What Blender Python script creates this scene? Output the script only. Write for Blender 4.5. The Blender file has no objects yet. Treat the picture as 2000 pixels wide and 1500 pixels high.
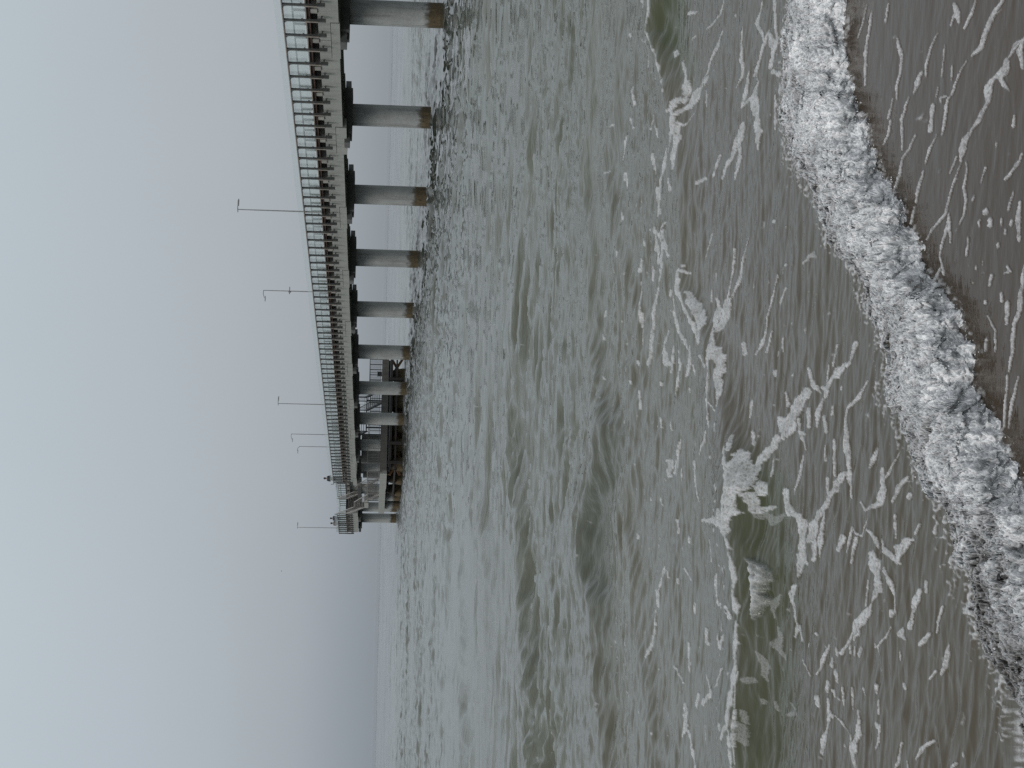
import bpy, bmesh, math, random
import numpy as np
from mathutils import Vector, Matrix

random.seed(7)
TINT = {'film': (.056, .043, .031), 'near': (.062, .054, .036), 'surf': (.076, .074, .050), 'mid': (.080, .087, .064), 'far': (.076, .086, .068), 'green': (.042, .052, .022), 'green2': (.050, .058, .042)}
FOAM_COL = (.50, .505, .51)
BUMP = .28
SUN_E = 1.3
PEB = (-.55, 4.52)
SKY_L = [(0, (0.2582, 0.2918, 0.3231)), (0.1, (0.2747, 0.3095, 0.3419)), (0.117, (0.3095, 0.3467, 0.3864)), (0.147, (0.3813, 0.4179, 0.4564)), (0.197, (0.4342, 0.4851, 0.5271)), (0.246, (0.4678, 0.521, 0.5711)), (0.34, (0.5149, 0.5776, 0.624)), (0.6, (0.5906, 0.6308, 0.6654)), (1, (0.6172, 0.6445, 0.6724))]
SKY_R = [(0, (0.2664, 0.3005, 0.3278)), (0.1, (0.2918, 0.3278, 0.3515)), (0.117, (0.3372, 0.3712, 0.402)), (0.147, (0.3968, 0.4342, 0.4678)), (0.197, (0.4287, 0.4678, 0.5029)), (0.246, (0.4508, 0.4969, 0.5333)), (0.34, (0.491, 0.552, 0.5972)), (0.6, (0.5906, 0.6308, 0.6654)), (1, (0.6172, 0.6445, 0.6724))]
FOAM = [
(0.011,1.13,4.694,1.122,4.746,1.093,4.791),
(0.016,1.087,4.811,1.059,4.836,1.056,4.905),
(0.008,1.056,4.905,1.034,4.968,0.978,4.972,0.933,5.042,0.901,5.131),
(0.01,0.904,5.115,0.882,5.16,0.848,5.174,0.815,5.187),
(0.004,0.815,5.187,0.784,5.225,0.703,5.292,0.646,5.329,0.604,5.454,0.572,5.513),
(0.004,0.803,5.147,0.773,5.138,0.717,5.165,0.667,5.139,0.622,5.159,0.596,5.197),
(0.005,1.05,4.877,1.008,4.833,0.984,4.791),
(0.008,1.293,4.864,1.256,4.946,1.22,4.987,1.175,5.042,1.165,5.117),
(0.004,1.16,5.162,1.14,5.208,1.092,5.269,1.066,5.291,1.056,5.34,0.987,5.36,0.935,5.382),
(0.004,1.069,5.341,1.074,5.399,1.055,5.398),
(0.006,1.349,5.09,1.308,5.141,1.273,5.193),
(0.008,1.392,5.288,1.341,5.253,1.307,5.234),
(0.003,1.349,5.285,1.315,5.324),
(0.004,1.315,5.458,1.284,5.517,1.231,5.567,1.18,5.563),
(0.008,1.205,5.61,1.172,5.653,1.14,5.688),
(0.004,1.137,5.745,1.099,5.79,1.066,5.827,0.997,5.812,0.943,5.808),
(0.005,1.394,5.9,1.315,5.845,1.252,5.86,1.205,5.896,1.151,5.892),
(0.004,1.167,5.944,1.099,5.98),
(0.004,1.088,5.958,1.03,5.975,0.998,6.035),
(0.003,1.626,6.3,1.564,6.341,1.514,6.407),
(0.005,1.581,6.23,1.497,6.268,1.432,6.297,1.374,6.292,1.289,6.297),
(0.003,1.563,6.014,1.497,6.051),
(0.005,0.979,5.659,0.932,5.73,0.91,5.806,0.861,5.832,0.795,5.897),
(0.004,0.945,5.442,0.905,5.509,0.854,5.55),
(0.005,0.831,5.566,0.774,5.617,0.718,5.631),
(0.003,0.701,5.658,0.647,5.691),
(0.005,1.058,5.484,0.967,5.504),
(0.002,1.118,5.436,1.083,5.451),
(0.003,1.164,5.298,1.116,5.303),
(0.002,1.254,5.378,1.147,5.396),
(0.007,1.127,4.694,1.1,4.719,1.037,4.702),
(0.005,0.896,4.759,0.864,4.764),
(0.006,0.764,4.68,0.739,4.73,0.701,4.815),
(0.009,0.609,4.69,0.551,4.7,0.49,4.683),
(0.006,0.615,4.964,0.609,4.963),
(0.005,0.58,4.923,0.563,4.928),
(0.004,0.829,4.892,0.818,4.894),
(0.004,0.557,4.759,0.547,4.763),
(0.003,0.649,4.751,0.599,4.788),
(0.002,0.761,4.973,0.715,5.014),
(0.003,0.537,4.805,0.521,4.807),
(0.003,0.495,4.857,0.484,4.86),
(0.003,0.676,5.071,0.663,5.077),
(0.002,0.576,4.835,0.554,4.836),
(0.002,0.589,5.013,0.566,5.015),
(0.004,0.643,5.296,0.601,5.302,0.557,5.348,0.498,5.378),
(0.003,0.541,5.115,0.478,5.127),
(0.003,0.624,5.295,0.538,5.281),
(0.003,0.834,5.236,0.788,5.298),
(0.009,2.028,7.884,1.944,7.985,1.801,7.827),
(0.007,1.801,7.827,1.726,7.891,1.65,7.956),
(0.014,1.822,7.724,1.746,7.614,1.637,7.672),
(0.011,1.604,7.952,1.497,7.959,1.369,7.892),
(0.008,1.549,8.25,1.563,8.021),
(0.014,1.442,8.279,1.363,8.432,1.284,8.55),
(0.01,1.284,8.55,1.229,8.717),
(0.008,1.43,8.317,1.299,8.324,1.179,8.413),
(0.005,1.975,7.636,1.749,7.548),
(0.006,1.901,8.326,1.744,8.29),
(0.007,1.612,7.635,1.561,7.465),
(0.004,1.477,7.556,1.303,7.539),
(0.004,0.498,5.378,0.446,5.341,0.422,5.339),
(0.004,0.449,5.375,0.409,5.424),
(0.005,0.422,4.778,0.399,4.756,0.396,4.803),
(0.004,0.398,4.908,0.365,4.92),
(0.003,0.334,4.82,0.309,4.812),
(0.007,0.407,4.653,0.28,4.671,0.228,4.707),
(0.005,0.228,4.707,0.147,4.722,0.076,4.737),
(0.004,0.301,4.764,0.235,4.767),
(0.003,0.264,4.928,0.211,4.861,0.138,4.857),
(0.004,0.185,4.937,0.151,4.943),
(0.004,0.066,4.75,-0.016,4.765,-0.098,4.767,-0.127,4.813),
(0.005,0.06,4.664,-0.016,4.706,-0.103,4.733),
(0.003,0.436,5.033,0.424,5.033),
(0.003,0.313,4.952,0.307,4.952),
(0.002,0.449,4.983,0.437,4.982),
(0.008,0.202,6.158,0.14,6.221),
(0.022,0.126,6.243,0.084,6.383,0.056,6.454),
(0.015,0.056,6.454,0.011,6.551,-0.026,6.574),
(0.011,-0.027,6.626,-0.081,6.674,-0.157,6.707),
(0.009,0.103,6.839,0.025,6.764,-0.005,6.68),
(0.004,0.115,6.534,0.026,6.552),
(0.004,0.202,6.429,0.114,6.484),
(0.015,0.001,6.872,-0.063,7.01),
(0.03,-0.087,7.037,-0.155,7.181,-0.222,7.242),
(0.025,-0.226,7.342,-0.312,7.586,-0.388,7.702),
(0.021,-0.388,7.702,-0.494,7.713),
(0.031,-0.325,7.857,-0.389,7.871,-0.459,7.844),
(0.013,-0.461,7.864,-0.637,7.84),
(0.008,-0.218,7.85,-0.287,7.797),
(0.008,-0.126,6.975,-0.204,6.939,-0.263,6.849),
(0.008,-0.083,6.823,-0.16,6.802),
(0.007,-0.109,6.593,-0.175,6.561),
(0.007,0.048,5.981,-0.021,6.118,-0.073,6.251),
(0.008,-0.073,6.251,-0.109,6.283,-0.179,6.254,-0.256,6.225,-0.319,6.208),
(0.008,-0.319,6.208,-0.388,6.18,-0.435,6.153),
(0.006,-0.208,6.432,-0.28,6.414,-0.359,6.395),
(0.02,-0.336,6.253,-0.402,6.392,-0.477,6.511),
(0.015,-0.477,6.511,-0.532,6.635),
(0.007,-0.374,6.519,-0.446,6.488),
(0.01,-0.294,5.778,-0.359,5.764,-0.428,5.809,-0.469,5.973),
(0.003,-0.22,5.589,-0.296,5.699,-0.339,5.755),
(0.006,-0.303,5.491,-0.354,5.598,-0.41,5.661),
(0.005,-0.44,6.041,-0.469,5.973),
(0.005,-0.37,5.468,-0.384,5.485),
(0.005,-0.296,6.903,-0.393,6.956,-0.486,7.036),
(0.02,-0.489,7.186,-0.575,7.148),
(0.007,-0.592,7.536,-0.568,7.357),
(0.017,-0.474,7.559,-0.508,7.556),
(0.014,-0.533,7.649,-0.606,7.602),
(0.014,0.527,8.831,0.453,8.739,0.356,8.781),
(0.016,0.49,8.507,0.416,8.554),
(0.01,0.418,8.603,0.334,8.734),
(0.005,0.722,8.165,0.59,8.271,0.487,8.444),
(0.003,0.71,8.364,0.556,8.472),
(0.014,0.233,8.603,0.077,8.575,-0.02,8.559),
(0.004,0.569,7.421,0.449,7.525,0.375,7.585),
(0.006,0.375,7.585,0.273,7.644,0.214,7.725),
(0.006,0.492,7.256,0.432,7.36),
(0.005,0.294,7.494,0.194,7.585),
(0.004,0.254,7.281,0.189,7.29),
(0.006,0.19,7.386,0.174,7.401),
(0.009,0.25,8.09,0.194,8.071),
(0.005,0.198,7.795,0.185,7.817),
(0.006,0.099,7.442,0.074,7.424),
(0.006,-0.009,7.21,-0.074,7.173),
(0.004,-0.062,6.457,-0.099,6.466),
(0.004,0.019,6.341,0.009,6.34),
(0.004,-0.219,5.855,-0.296,5.923),
(0.003,-0.235,6.556,-0.301,6.551),
(0.004,-0.068,7.913,-0.131,7.919),
(0.004,-0.339,7.438,-0.426,7.475),
(0.019,-0.573,7.118,-0.603,6.919,-0.694,6.887),
(0.019,-0.694,6.887,-0.776,6.923,-0.85,6.951),
(0.01,-0.897,7.005,-0.953,7.069,-1.04,7.006),
(0.009,-1.04,7.006,-1.096,6.958,-1.144,7.012),
(0.017,-0.532,6.635,-0.612,6.682,-0.684,6.794),
(0.009,-0.523,6.532,-0.661,6.572,-0.722,6.585),
(0.01,-0.672,6.682,-0.744,6.712),
(0.007,-1.09,6.924,-1.129,6.873),
(0.008,-0.541,5.946,-0.566,5.86,-0.597,5.837),
(0.02,-0.626,5.919,-0.665,5.853,-0.704,5.788),
(0.015,-0.704,5.788,-0.756,5.785,-0.82,5.862),
(0.014,-0.82,5.862,-0.879,5.942,-0.943,6.046,-1.004,6.086),
(0.005,-0.957,6.089,-1.033,6.174,-1.087,6.24,-1.09,6.299),
(0.007,-0.67,5.731,-0.708,5.669,-0.764,5.607,-0.818,5.584),
(0.011,-0.564,5.779,-0.599,5.736,-0.62,5.636,-0.631,5.56),
(0.014,-0.541,5.492,-0.58,5.563,-0.635,5.597),
(0.003,-0.457,5.61,-0.54,5.604),
(0.003,-0.742,5.931,-0.845,5.944),
(0.004,-0.539,5.529,-0.528,5.43),
(0.003,-0.466,5.355,-0.507,5.404),
(0.003,-0.5,5.939,-0.576,6.03,-0.576,6.097,-0.547,6.155),
(0.003,-0.554,6.155,-0.664,6.204),
(0.003,-0.59,6.096,-0.7,6.143),
(0.008,-0.6,6.267,-0.662,6.31),
(0.007,-0.82,5.641,-0.839,5.64),
(0.004,-0.663,5.273,-0.699,5.27),
(0.009,-0.701,5.33,-0.758,5.387,-0.797,5.402),
(0.008,-0.797,5.402,-0.849,5.416),
(0.01,-0.866,5.487,-0.891,5.523,-0.9,5.467),
(0.004,-0.725,5.12,-0.77,5.15,-0.825,5.162),
(0.004,-0.843,5.235,-0.895,5.325),
(0.003,-0.878,5.637,-0.925,5.692,-0.981,5.788,-1.006,5.746),
(0.005,-0.981,5.829,-0.988,5.829),
(0.007,-1.022,5.985,-1.054,6.015),
(0.003,-1.03,6.072,-1.064,6.07),
(0.003,-1.03,6.152,-1.069,6.137),
(0.005,-1.129,6.357,-1.16,6.367),
(0.005,-1.078,6.312,-1.102,6.286),
(0.003,-0.955,5.527,-0.984,5.516),
(0.005,-1.085,6.435,-1.191,6.532,-1.242,6.606),
(0.003,-1.218,6.846,-1.265,6.689),
(0.007,-1.177,6.304,-1.213,6.301),
(0.008,-1.243,6.422,-1.282,6.431),
(0.01,-1.336,6.572,-1.368,6.565),
(0.005,-1.265,6.346,-1.281,6.32),
(0.01,-0.845,5.034,-0.907,5.061,-0.959,5.121),
(0.002,-0.954,5.154,-0.995,5.216),
(0.007,-1.067,5.473,-1.076,5.472),
(0.011,-1.315,6.416,-1.37,6.399,-1.437,6.406),
(0.009,-1.437,6.406,-1.491,6.451,-1.568,6.496),
(0.008,-1.346,6.388,-1.371,6.337,-1.359,6.314),
(0.004,-1.359,6.314,-1.366,6.218,-1.394,6.123),
(0.008,-1.389,6.1,-1.451,6.073,-1.508,6.024),
(0.013,-1.272,5.976,-1.357,5.992,-1.444,6.04),
(0.003,-1.2,6.093,-1.288,6.086),
(0.003,-1.222,6.206,-1.289,6.189),
(0.003,-1.126,5.787,-1.158,5.785),
(0.003,-1.176,5.743,-1.23,5.749),
(0.004,-1.27,5.726,-1.33,5.732,-1.374,5.779),
(0.003,-1.169,5.941,-1.192,5.918),
(0.004,-1.199,5.17,-1.252,5.266,-1.304,5.332),
(0.004,-1.277,5.477,-1.341,5.509,-1.387,5.543),
(0.004,-1.175,4.899,-1.186,4.898),
(0.004,-1.221,4.948,-1.249,4.992),
(0.002,-1.331,5.418,-1.353,5.408),
(0.003,-1.132,6.751,-1.147,6.75),
(0.007,-1.212,7.673,-1.373,7.753),
(0.006,-1.381,8.378,-1.403,8.18),
(0.005,-1.496,8.081,-1.604,8.211),
(0.004,-1.729,7.777,-1.837,7.936),
(0.005,-1.744,7.649,-1.807,7.66),
(0.003,-1.425,7.653,-1.531,7.664,-1.693,7.653,-1.923,7.675),
(0.01,-1.143,7.915,-1.184,7.828),
(0.022,-0.651,8.008,-0.728,7.869),
(0.013,-0.693,8.069,-0.729,7.977),
(-0.01,-0.983,7.224,-1.033,7.283,-1.099,7.282),
(-0.014,-1.301,7.448,-1.345,7.368,-1.417,7.35),
(-0.014,-1.138,7.22,-1.226,7.254,-1.269,7.13),
(-0.01,-1.461,7.572,-1.438,7.499),
(-0.01,-1.46,7.038,-1.486,6.937,-1.535,7.127),
(-0.008,-1.526,7.435,-1.545,7.444),
(-0.006,-1.506,7.297,-1.54,7.266),
(-0.008,-1.618,7.585,-1.668,7.58),
(-0.015,-1.697,7.632,-1.767,7.565),
(-0.016,-0.606,7.5,-0.638,7.395,-0.6,7.243),
(-0.01,-0.613,7.583,-0.636,7.55),
(0.008,-1.225,10.346,-1.319,10.425,-1.425,10.588),
(0.013,-1.425,10.588,-1.513,10.6),
(0.007,-1.565,10.664,-1.72,10.731,-1.836,10.815,-1.94,10.907),
(0.006,-0.448,9.367,-0.559,9.329,-0.683,9.131),
(0.015,-0.494,10.263,-0.533,10.214),
(0.006,-0.482,10.027,-0.563,10.024),
(0.017,-0.778,8.951,-0.712,8.146,-0.706,7.901),
(0.018,-0.717,7.9,-0.636,7.838,-0.528,7.816),
(0.005,-0.494,7.936,-0.583,7.838),
(0.005,-0.866,8.626,-0.985,8.646),
(0.008,-1.032,8.459,-1.113,8.469,-1.189,8.359,-1.155,8.121),
(0.011,-1.414,8.844,-1.478,8.796),
(0.011,-1.359,8.359,-1.407,8.241,-1.301,8.007),
(0.005,-1.161,8.01,-1.189,7.839),
(0.006,-1.316,9.242,-1.366,9.237),
(0.005,-1.59,9.455,-1.759,9.403),
(0.006,-1.826,9.9,-1.862,9.604),
(0.017,-1.674,8.761,-1.723,8.591,-1.854,8.885),
(0.005,-1.479,8.03,-1.598,8.19,-1.668,8.435),
(0.014,-1.999,9.515,-2.126,9.506),
(0.01,-2.126,9.506,-2.132,9.365,-2.246,9.207,-2.29,9.134),
(0.008,-2.199,9.602,-2.098,9.439),
(0.004,-1.955,8.798,-2.064,8.805),
(0.005,-1.718,7.733,-1.805,7.885),
(0.006,-0.864,9.916,-0.94,9.872),
(0.006,-1.148,9.605,-1.186,9.395),
(0.007,-1.826,9.043,-1.919,9.135),
(0.006,-0.799,10.999,-0.81,10.955),
(0.005,-1.118,11.523,-1.14,11.511),
(0.005,-0.928,9.482,-0.965,9.465),
(0.005,-1.244,9.848,-1.269,9.831),
(0.006,-1.238,10.226,-1.276,10.199),
(0.01,2.08,8.82,2.026,8.956,1.981,9.099,1.925,9.193,1.9,9.346),
(0.033,1.89,9.292,1.832,9.58,1.813,9.79),
(0.017,1.813,9.79,1.812,9.921),
(0.017,1.98,9.875,1.875,9.879),
(0.006,2.164,10.029,2.005,9.885),
(0.02,1.903,10.037,1.859,10.063),
(0.012,1.859,10.063,1.712,10.037,1.598,10.221),
(0.014,1.747,9.956,1.65,9.939,1.55,9.983,1.44,10.038),
(0.005,1.747,9.956,1.702,9.824,1.753,9.577),
(0.015,1.624,10.311,1.558,10.442,1.465,10.668,1.35,10.76),
(0.015,1.413,10.76,1.234,10.752),
(0.013,1.425,10.855,1.265,10.798),
(0.012,1.944,10.9,1.916,11.19),
(0.006,1.882,10.909,1.786,10.79),
(0.005,1.709,11.125,1.546,10.994),
(0.007,1.406,10.233,1.326,10.166),
(0.009,2.385,12.201,2.243,12.128),
(0.008,2.381,10.908,2.343,11.09),
(0.006,2.168,12.274,2.061,12.153),
(0.007,2.063,12.525,1.89,12.656),
(0.01,1.768,12.637,1.642,12.462),
(0.007,1.462,12.693,1.38,12.625),
(0.012,1.15,10.551,1.091,10.718,0.964,10.423,0.888,10.232),
(0.008,1.157,10.993,0.979,10.881),
(0.005,1.128,11.514,1.065,11.418),
(0.022,1.445,8.267,1.365,8.385,1.303,8.509),
(0.012,1.303,8.509,1.221,8.726),
(0.007,1.358,8.818,1.265,8.982),
(0.007,1.272,8.291,1.169,8.408),
(0.01,1.278,9.242,1.279,9.42),
(0.004,0.915,8.986,0.84,9.108),
(0.016,1.614,7.925,1.549,8.035,1.439,7.946),
(0.018,1.439,7.946,1.34,7.86,1.26,7.89),
(0.011,1.712,8.13,1.609,8.201,1.545,8.277),
(0.006,1.997,8.323,1.85,8.329,1.725,8.295,1.679,8.418),
(0.006,2.261,8.792,2.198,8.88,2.194,9.275),
(0.013,1.84,7.76,1.731,7.898,1.668,8.007),
(0.005,1.812,9.232,1.723,9.222),
(0.007,2.28,10.24,2.234,10.196),
(0.005,2.442,9.879,2.385,9.618),
(0.006,2.228,9.6,2.229,9.655),
(0.005,2.191,9.073,2.192,9.173),
(0.006,2.972,11.67,2.754,11.018),
(0.005,2.89,12.462,2.847,12.402),
(0.006,2.25,13.13,2.235,13.038),
(0.007,1.882,13.495,1.876,13.332),
(0.012,1.092,10.536,0.844,10.552,0.728,10.692),
(0.01,0.728,10.692,0.589,10.941,0.424,11.014),
(0.008,0.424,11.014,0.256,11.072),
(0.012,0.231,11.106,0.166,11.217),
(0.01,0.963,11.594,0.888,11.688),
(0.005,0.83,11.639,0.578,11.539,0.425,11.453,0.316,11.391),
(0.008,1.101,10.628,0.974,10.337,0.88,10.23),
(0.01,1.05,10.891,0.88,10.69),
(0.006,0.878,11.007,0.772,10.963),
(0.011,0.752,9.797,0.61,9.751,0.496,9.519,0.397,9.292,0.283,9.126),
(0.015,0.609,9.522,0.509,9.318,0.39,9.099,0.271,9.059),
(0.012,0.479,9.143,0.388,9.035,0.35,9.179),
(0.011,0.608,9.921,0.51,10.051,0.388,9.963,0.298,9.673,0.225,9.454),
(0.014,0.258,9.438,0.158,9.48,0.069,9.608),
(0.005,0.145,9.329,0.079,9.28),
(0.006,0.196,9.077,0.13,8.897),
(0.016,0.389,10.349,0.284,10.556,0.17,10.401,0.167,10.153),
(0.007,0.274,10.121,0.107,10.216),
(0.007,0.259,9.982,0.151,9.841,0.058,9.978,-0.048,10.033),
(0.008,0.76,9.746,0.726,9.577),
(0.008,0.643,10.1,0.62,10.126),
(0.013,0.503,8.754,0.433,8.806,0.36,8.831),
(0.01,0.36,8.831,0.254,8.773,0.108,8.814),
(0.006,0.108,8.814,-0.07,8.857,-0.224,8.765),
(0.01,-0.247,8.837,-0.313,8.905,-0.398,9.145),
(0.022,0.243,8.765,0.168,8.572,0.096,8.533),
(0.012,0.086,8.532,-0.015,8.505,-0.096,8.522),
(0.017,0.491,8.511,0.402,8.565,0.335,8.711),
(0.004,0.82,8.041,0.714,8.151,0.603,8.222,0.504,8.381),
(0.003,0.781,8.367,0.634,8.395),
(0.003,0.559,8.474,0.491,8.511),
(0.003,0.9,9.009,0.787,9.192),
(0.005,0.588,8.962,0.514,8.966),
(0.004,0.673,8.813,0.622,8.832),
(0.008,0.249,8.115,0.191,8.094),
(0.005,0.266,7.681,0.212,7.75),
(0.005,-0.056,7.891,-0.141,7.916),
(0.004,-0.079,8.788,-0.128,8.601),
(0.006,-0.216,10.588,-0.277,10.546),
(0.005,-0.231,10.227,-0.278,10.189),
(0.006,-0.327,9.884,-0.435,9.938,-0.577,9.957),
(0.012,-0.499,10.271,-0.594,10.227),
(0.005,-0.521,9.8,-0.6,9.761),
(0.007,-0.448,9.291,-0.604,9.326),
(0.005,-0.034,11.468,-0.169,11.425),
(0.007,-0.198,8.544,-0.239,8.557),
(0.008,-0.252,8.097,-0.319,8.07),
(0.006,0.67,13.56,0.621,13.531),
(0.006,0.466,13.691,0.417,13.661),
(0.005,0.086,13.336,0.062,13.301),
(0.007,1.124,12.709,1.086,12.692),
(0.006,0.988,12.886,0.964,12.871),
(0.005,0.824,13.195,0.784,13.177),
(0.005,0.197,11.565,0.169,11.553),
(0.005,0.046,11.801,0.032,11.782),
(0.005,-0.278,12.248,-0.299,12.218),
(0.004,0.034,10.606,0.016,10.59),
(0.004,0.001,9.508,-0.021,9.488)]
BORE_FRONT = [(4.262,7.1), (2.959,6.871), (2.082,6.676), (1.726,6.617), (1.511,6.563), (1.317,6.482), (1.129,6.285), (0.988,6.128), (0.852,5.972), (0.707,5.764), (0.608,5.661), (0.511,5.544), (0.386,5.354), (0.306,5.211), (0.196,5.124), (0.09,5.072), (-0.013,4.976), (-0.061,4.824), (-0.158,4.745), (-0.249,4.634), (-0.361,4.461), (-0.468,4.317), (-0.582,4.18), (-0.69,4.052), (-0.805,3.93), (-0.927,3.815), (-1.054,3.705), (-1.378,3.246), (-1.667,2.946)]
BORE_BACK = [(4.814,8.061), (3.259,7.605), (2.244,7.229), (1.902,7.336), (1.719,7.414), (1.549,7.447), (1.318,7.425), (1.083,7.189), (0.918,6.938), (0.79,6.737), (0.636,6.553), (0.538,6.289), (0.462,6.112), (0.345,6.07), (0.235,5.858), (0.114,5.8), (-0.024,5.742), (-0.136,5.578), (-0.243,5.434), (-0.345,5.296), (-0.402,5.111), (-0.536,5.055), (-0.609,4.945), (-0.703,4.895), (-0.798,4.761), (-0.853,4.616), (-0.935,4.553), (-1.013,4.484), (-1.104,4.413), (-1.233,4.334), (-1.627,3.845), (-1.957,3.474)]
LIP_FRONT = [(-0.808,7.97), (-0.838,7.632), (-0.85,7.303), (-0.941,7.333), (-1.036,7.305), (-1.115,7.417), (-1.188,7.555), (-1.251,7.548), (-1.375,7.741), (-1.497,7.898)]
LIP_BACK = [(-0.788,7.769), (-0.82,7.697), (-0.88,7.546), (-0.964,7.505), (-1.062,7.473), (-1.165,7.484), (-1.279,7.559), (-1.359,7.573), (-1.442,7.609)]
W1 = [(-0.3863,7.775,0.1), (-0.3015,7.759,0.12), (-0.2506,7.717,0.14), (-0.2167,7.71,0.14), (-0.1794,7.726,0.13), (-0.1488,7.673,0.13), (-0.1217,7.73,0.14), (-0.0981,7.9,0.15), (-0.0642,7.924,0.14), (-0.0304,8.251,0.09), (0.0034,8.648,0.05), (0.0369,9.097,0.05), (0.0669,9.788,0.06), (0.0872,9.864,0.05), (0.1210,9.736,0.05), (0.1547,9.896,0.06), (0.1881,10.232,0.09), (0.2148,10.492,0.12), (0.2347,10.801,0.14), (0.2550,10.746,0.14), (0.3050,11.449,0.13), (0.3552,12.102,0.1)]
W2 = [(-0.3182,12.336,0.07), (-0.2508,12.605,0.07), (-0.2239,12.88,0.08), (-0.2004,13.012,0.09), (-0.1701,13.162,0.1), (-0.1433,13.334,0.12), (-0.1299,13.617,0.14), (-0.1165,13.811,0.16), (-0.0829,13.791,0.16), (-0.0660,13.437,0.14), (-0.0491,13.068,0.13), (-0.0255,12.975,0.12), (-0.0020,13.526,0.08), (0.0348,14.268,0.06), (0.0785,14.455,0.05), (0.1120,14.729,0.05), (0.1253,15.039,0.08), (0.1421,14.968,0.08), (0.1691,14.809,0.06), (0.2128,14.739,0.06), (0.2532,14.623,0.05), (0.3539,14.973,0.03)]
W3 = [(-0.3180,17.418,0.1), (-0.2509,17.775,0.12), (-0.2174,18.506,0.12), (-0.1840,18.973,0.12), (-0.1505,19.704,0.11), (-0.1003,20.541,0.11), (-0.0836,20.785,0.11), (-0.0502,21.566,0.1), (-0.0167,21.683,0.1), (0.0168,21.421,0.09), (0.0502,21.898,0.08), (0.0838,21.745,0.06), (0.1508,21.267,0.03), (0.3181,21.94,0.02)]
W4 = [(-0.3179,25.533,0.03), (-0.1942,26.537,0.05), (-0.1675,26.361,0.08), (-0.1341,26.894,0.09), (-0.1007,27.467,0.09), (-0.0673,30.134,0.06), (-0.0340,31.342,0.06), (0.0162,30.768,0.03), (0.2497,34.925,0.02)]
W5 = [(-0.2509,15.926,0.02), (0.0511,16.928,0.02), (0.0914,16.199,0.05), (0.1015,16.149,0.06), (0.1517,16.953,0.03), (0.2013,19.973,0.04), (0.2517,19.316,0.05), (0.2851,19.605,0.05)]
W6 = [(-0.3179,31.103,0.1), (-0.2344,32.365,0.11), (-0.1843,33.819,0.1), (-0.0843,37.923,0.05), (0.0490,44.142,0.02), (0.2822,50.497,0.02)]
W7 = [(-0.3182,10.669,0.04), (-0.2170,10.76,0.05), (-0.1496,11.459,0.04), (-0.0824,12.12,0.05), (-0.0486,11.745,0.04), (0.0525,11.86,0.03), (0.1126,13.125,0.04), (0.1426,13.68,0.06), (0.1866,13.068,0.05), (0.2539,13.197,0.03), (0.3210,13.499,0.03)]
rng = np.random.default_rng(11)
scene = bpy.context.scene
COL = scene.collection

# ---------------------------------------------------------------- helpers
def tag(o, label=None, cat=None, group=None, kind=None):
    if label: o['label'] = label
    if cat: o['category'] = cat
    if group: o['group'] = group
    if kind: o['kind'] = kind
    return o

def empty(name, loc=(0, 0, 0), rz=0.0, label=None, cat=None, group=None):
    o = bpy.data.objects.new(name, None)
    COL.objects.link(o)
    o.location = loc
    o.rotation_euler = (0, 0, rz)
    return tag(o, label, cat, group)

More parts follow.
